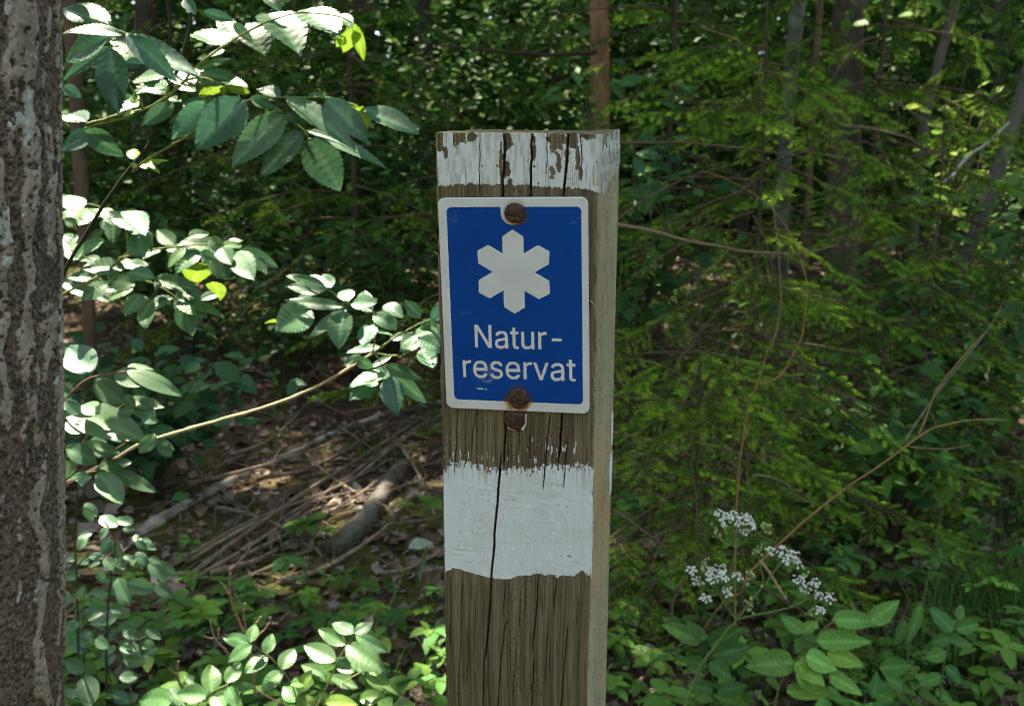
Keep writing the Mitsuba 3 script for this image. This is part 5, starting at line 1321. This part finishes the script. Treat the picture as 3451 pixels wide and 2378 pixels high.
def litter():
    r = np.random.default_rng(600)
    n = 17000
    x, y = floor_points(n, r)
    p = np.stack([x, y, gz(x, y) + 0.004 + 0.012 * r.random(n)], -1)
    d = rand_dirs(n, r, 0.25); z = unit(UP + 0.45 * r.normal(size=(n, 3)))
    base = np.array([[0.20, 0.135, 0.095], [0.26, 0.20, 0.165], [0.13, 0.08, 0.05], [0.30, 0.25, 0.22]])[r.integers(0, 4, n)] * np.exp(r.normal(0, 0.3, n))[:, None]
    tv, tf = leaf_template(1); tv = tv.copy(); tv[:, 1] *= 1.25
    tv[:, 2] += 0.45 * np.abs(tv[:, 1]) - 0.1 * np.sin(tv[:, 0] * 5)
    v, f, c = scatter(tv, tf, p, d, z, 0.038 * np.exp(r.normal(0, 0.35, n)), base * 0.68)
    scene['leaf_litter'] = MB().add(v, f, np.clip(c, 0.02, 0.6)).shape('mat_litter', True)
    labels['leaf_litter'] = {'label': 'brown dead leaves scattered over the forest floor', 'category': 'leaf litter', 'kind': 'stuff'}
    mb = MB()
    n = 1500
    x, y = floor_points(n, r, 1.4, 6.5)
    for i in range(n):
        a = r.random() * 6.28; L = r.uniform(0.05, 0.3); dz = r.normal(0, 0.06)
        o = np.array([x[i], y[i], float(gz(x[i], y[i])) + 0.012]); e = o + np.array([math.cos(a) * L, math.sin(a) * L, 0])
        e[2] = float(gz(e[0], e[1])) + 0.012 + abs(dz) * L * 2
        m_ = (o + e) / 2 + r.normal(0, 0.05 * L, 3)
        w = r.uniform(0.0012, 0.003)
        mb.add(*tube([o, m_, e], [w, w * 0.9, w * 0.5], 4), np.array([0.2, 0.15, 0.105]) * r.uniform(0.5, 1.4))
    for i in range(90):                      # the heap of dead twigs left of the post
        t_ = r.random(); ox, oy = 420 + 540 * t_ + r.normal(0, 45), 1320 - 360 * t_ + r.normal(0, 45)
        g = G(*px('o', ox, oy)); h = G(*px('o', ox + 60, oy - 40 + r.normal(0, 60))) - g
        h = unit(h) * r.uniform(0.15, 0.5); h[2] = r.normal(0, 0.03)
        o = g + UP * r.uniform(0.01, 0.06); w = r.uniform(0.001, 0.003)
        mb.add(*tube([o, o + h * 0.5 + r.normal(0, 0.012, 3), o + h], [w, w * 0.9, w * 0.5], 4), np.array([0.19, 0.145, 0.11]) * r.uniform(0.3, 1.4))
    scene['twig_litter'] = mb.shape('mat_wood')
    labels['twig_litter'] = {'label': 'small broken twigs strewn over the forest floor', 'category': 'twigs', 'kind': 'stuff'}


litter()


def ground_cover():
    r = np.random.default_rng(700)
    # small herbs: rosettes of three to seven leaves on short stalks
    n = 3000
    x, y = floor_points(n, r, 1.5, 6.5, 1.5)
    dens = meshkit.fbm(np.stack([x * 1.1 + 3, y * 1.1, 0 * x], -1), 3, 15) + np.where(x > 0.25, 0.22, -0.15)
    ok = dens > 0.50
    x, y = x[ok], y[ok]
    pos, X, Z, S, C = [], [], [], [], []
    st = MB()
    for i in range(len(x)):
        h = r.uniform(0.03, 0.17); z0 = float(gz(x[i], y[i])); c = green(1, r, (0.10, 0.21, 0.04), 0.3)[0]; sz = r.choice([0.024, 0.036, 0.055]) * r.uniform(0.8, 1.2)
        top = np.array([x[i] + r.normal(0, 0.02), y[i] + r.normal(0, 0.02), z0 + h])
        st.add(*tube([(x[i], y[i], z0), top], [0.0012, 0.0008], 3), (0.06, 0.09, 0.03))
        m = r.integers(3, 8); a0 = r.random() * 6.28
        for j in range(m):
            a = a0 + j * 2 * np.pi / m + r.normal(0, 0.2)
            pos.append(top + r.normal(0, 0.004, 3)); X.append([math.cos(a), math.sin(a), r.uniform(-0.35, 0.3)]); Z.append(UP + 0.2 * r.normal(size=3)); S.append(sz * r.uniform(0.8, 1.2)); C.append(c * r.uniform(0.85, 1.15))
    v, f, c = scatter(*LEAF4, np.array(pos), np.array(X), np.array(Z), np.array(S), np.array(C))
    v[:, 2] += 0
    mb = MB().add(v, f, c)
    scene['ground_herbs'] = mb.shape('mat_leaf_soft', True)
    labels['ground_herbs'] = {'label': 'low green herbs covering the forest floor', 'category': 'ground cover', 'kind': 'stuff'}
    # grass
    gb = MB()
    t = np.linspace(0, 1, 6)

    def blades(cx, cy, n, spread, hmin, hmax, col, lean=0.5):
        V, F, Cc, k = [], [], [], 0
        for i in range(n):
            bx, by = cx + r.normal(0, spread), cy + r.normal(0, spread); a = r.random() * 6.28; h = r.uniform(hmin, hmax); l = r.uniform(0.2, 1.0) * lean * h
            z0 = float(gz(bx, by)) if i % 8 == 0 or i == 0 else z0
            d = np.array([math.cos(a), math.sin(a), 0]); s = np.array([-d[1], d[0], 0]) * r.uniform(0.0012, 0.0024)
            c_ = np.array([bx, by, z0]) + d * (l * t ** 2)[:, None] + UP * (h * (t - 0.35 * t ** 3 * min(1, l / h * 1.4)))[:, None]
            w = (1 - t ** 2.5)[:, None]
            V += [np.stack([c_ - s * w, c_ + s * w], 1).reshape(-1, 3)]
            F += [grid_faces(2, 6) + k]; k += 12; Cc += [np.tile(green(1, r, col, 0.2)[0], (12, 1))]
        gb.add(np.vstack(V), np.vstack(F), np.vstack(Cc))

    for fx, fy, n, sp, h0, h1, cl in ((2270, 1430, 420, 0.09, 0.10, 0.30, (0.08, 0.17, 0.03)), (2140, 1500, 160, 0.08, 0.08, 0.22, (0.09, 0.19, 0.035)), (2200, 1500, 90, 0.05, 0.08, 0.2, (0.16, 0.15, 0.07)), (2250, 1210, 90, 0.08, 0.1, 0.25, (0.05, 0.13, 0.03)), (1990, 1560, 120, 0.08, 0.1, 0.22, (0.05, 0.12, 0.03)), (2000, 1010, 70, 0.08, 0.15, 0.35, (0.05, 0.13, 0.03)), (1700, 1590, 90, 0.08, 0.08, 0.2, (0.05, 0.12, 0.03)), (2300, 860, 110, 0.12, 0.2, 0.5, (0.10, 0.2, 0.06)),
                                  (470, 1500, 40, 0.08, 0.08, 0.2, (0.05, 0.12, 0.03)), (560, 1290, 30, 0.1, 0.08, 0.2, (0.05, 0.12, 0.03))):
        g = G(*px('o', fx, fy))
        blades(g[0], g[1], n, sp, h0, h1, cl)
    for i in range(150):
        x, y = floor_points(1, r, 1.6, 6, 1.3)
        if x[0] > -0.6:
            blades(x[0], y[0], 14, 0.05, 0.05, 0.2, (0.08, 0.17, 0.035))
    scene['grass'] = gb.shape('mat_leaf_soft', True)
    labels['grass'] = {'label': 'tufts of thin green grass on the forest floor', 'category': 'grass', 'kind': 'stuff'}


ground_cover()
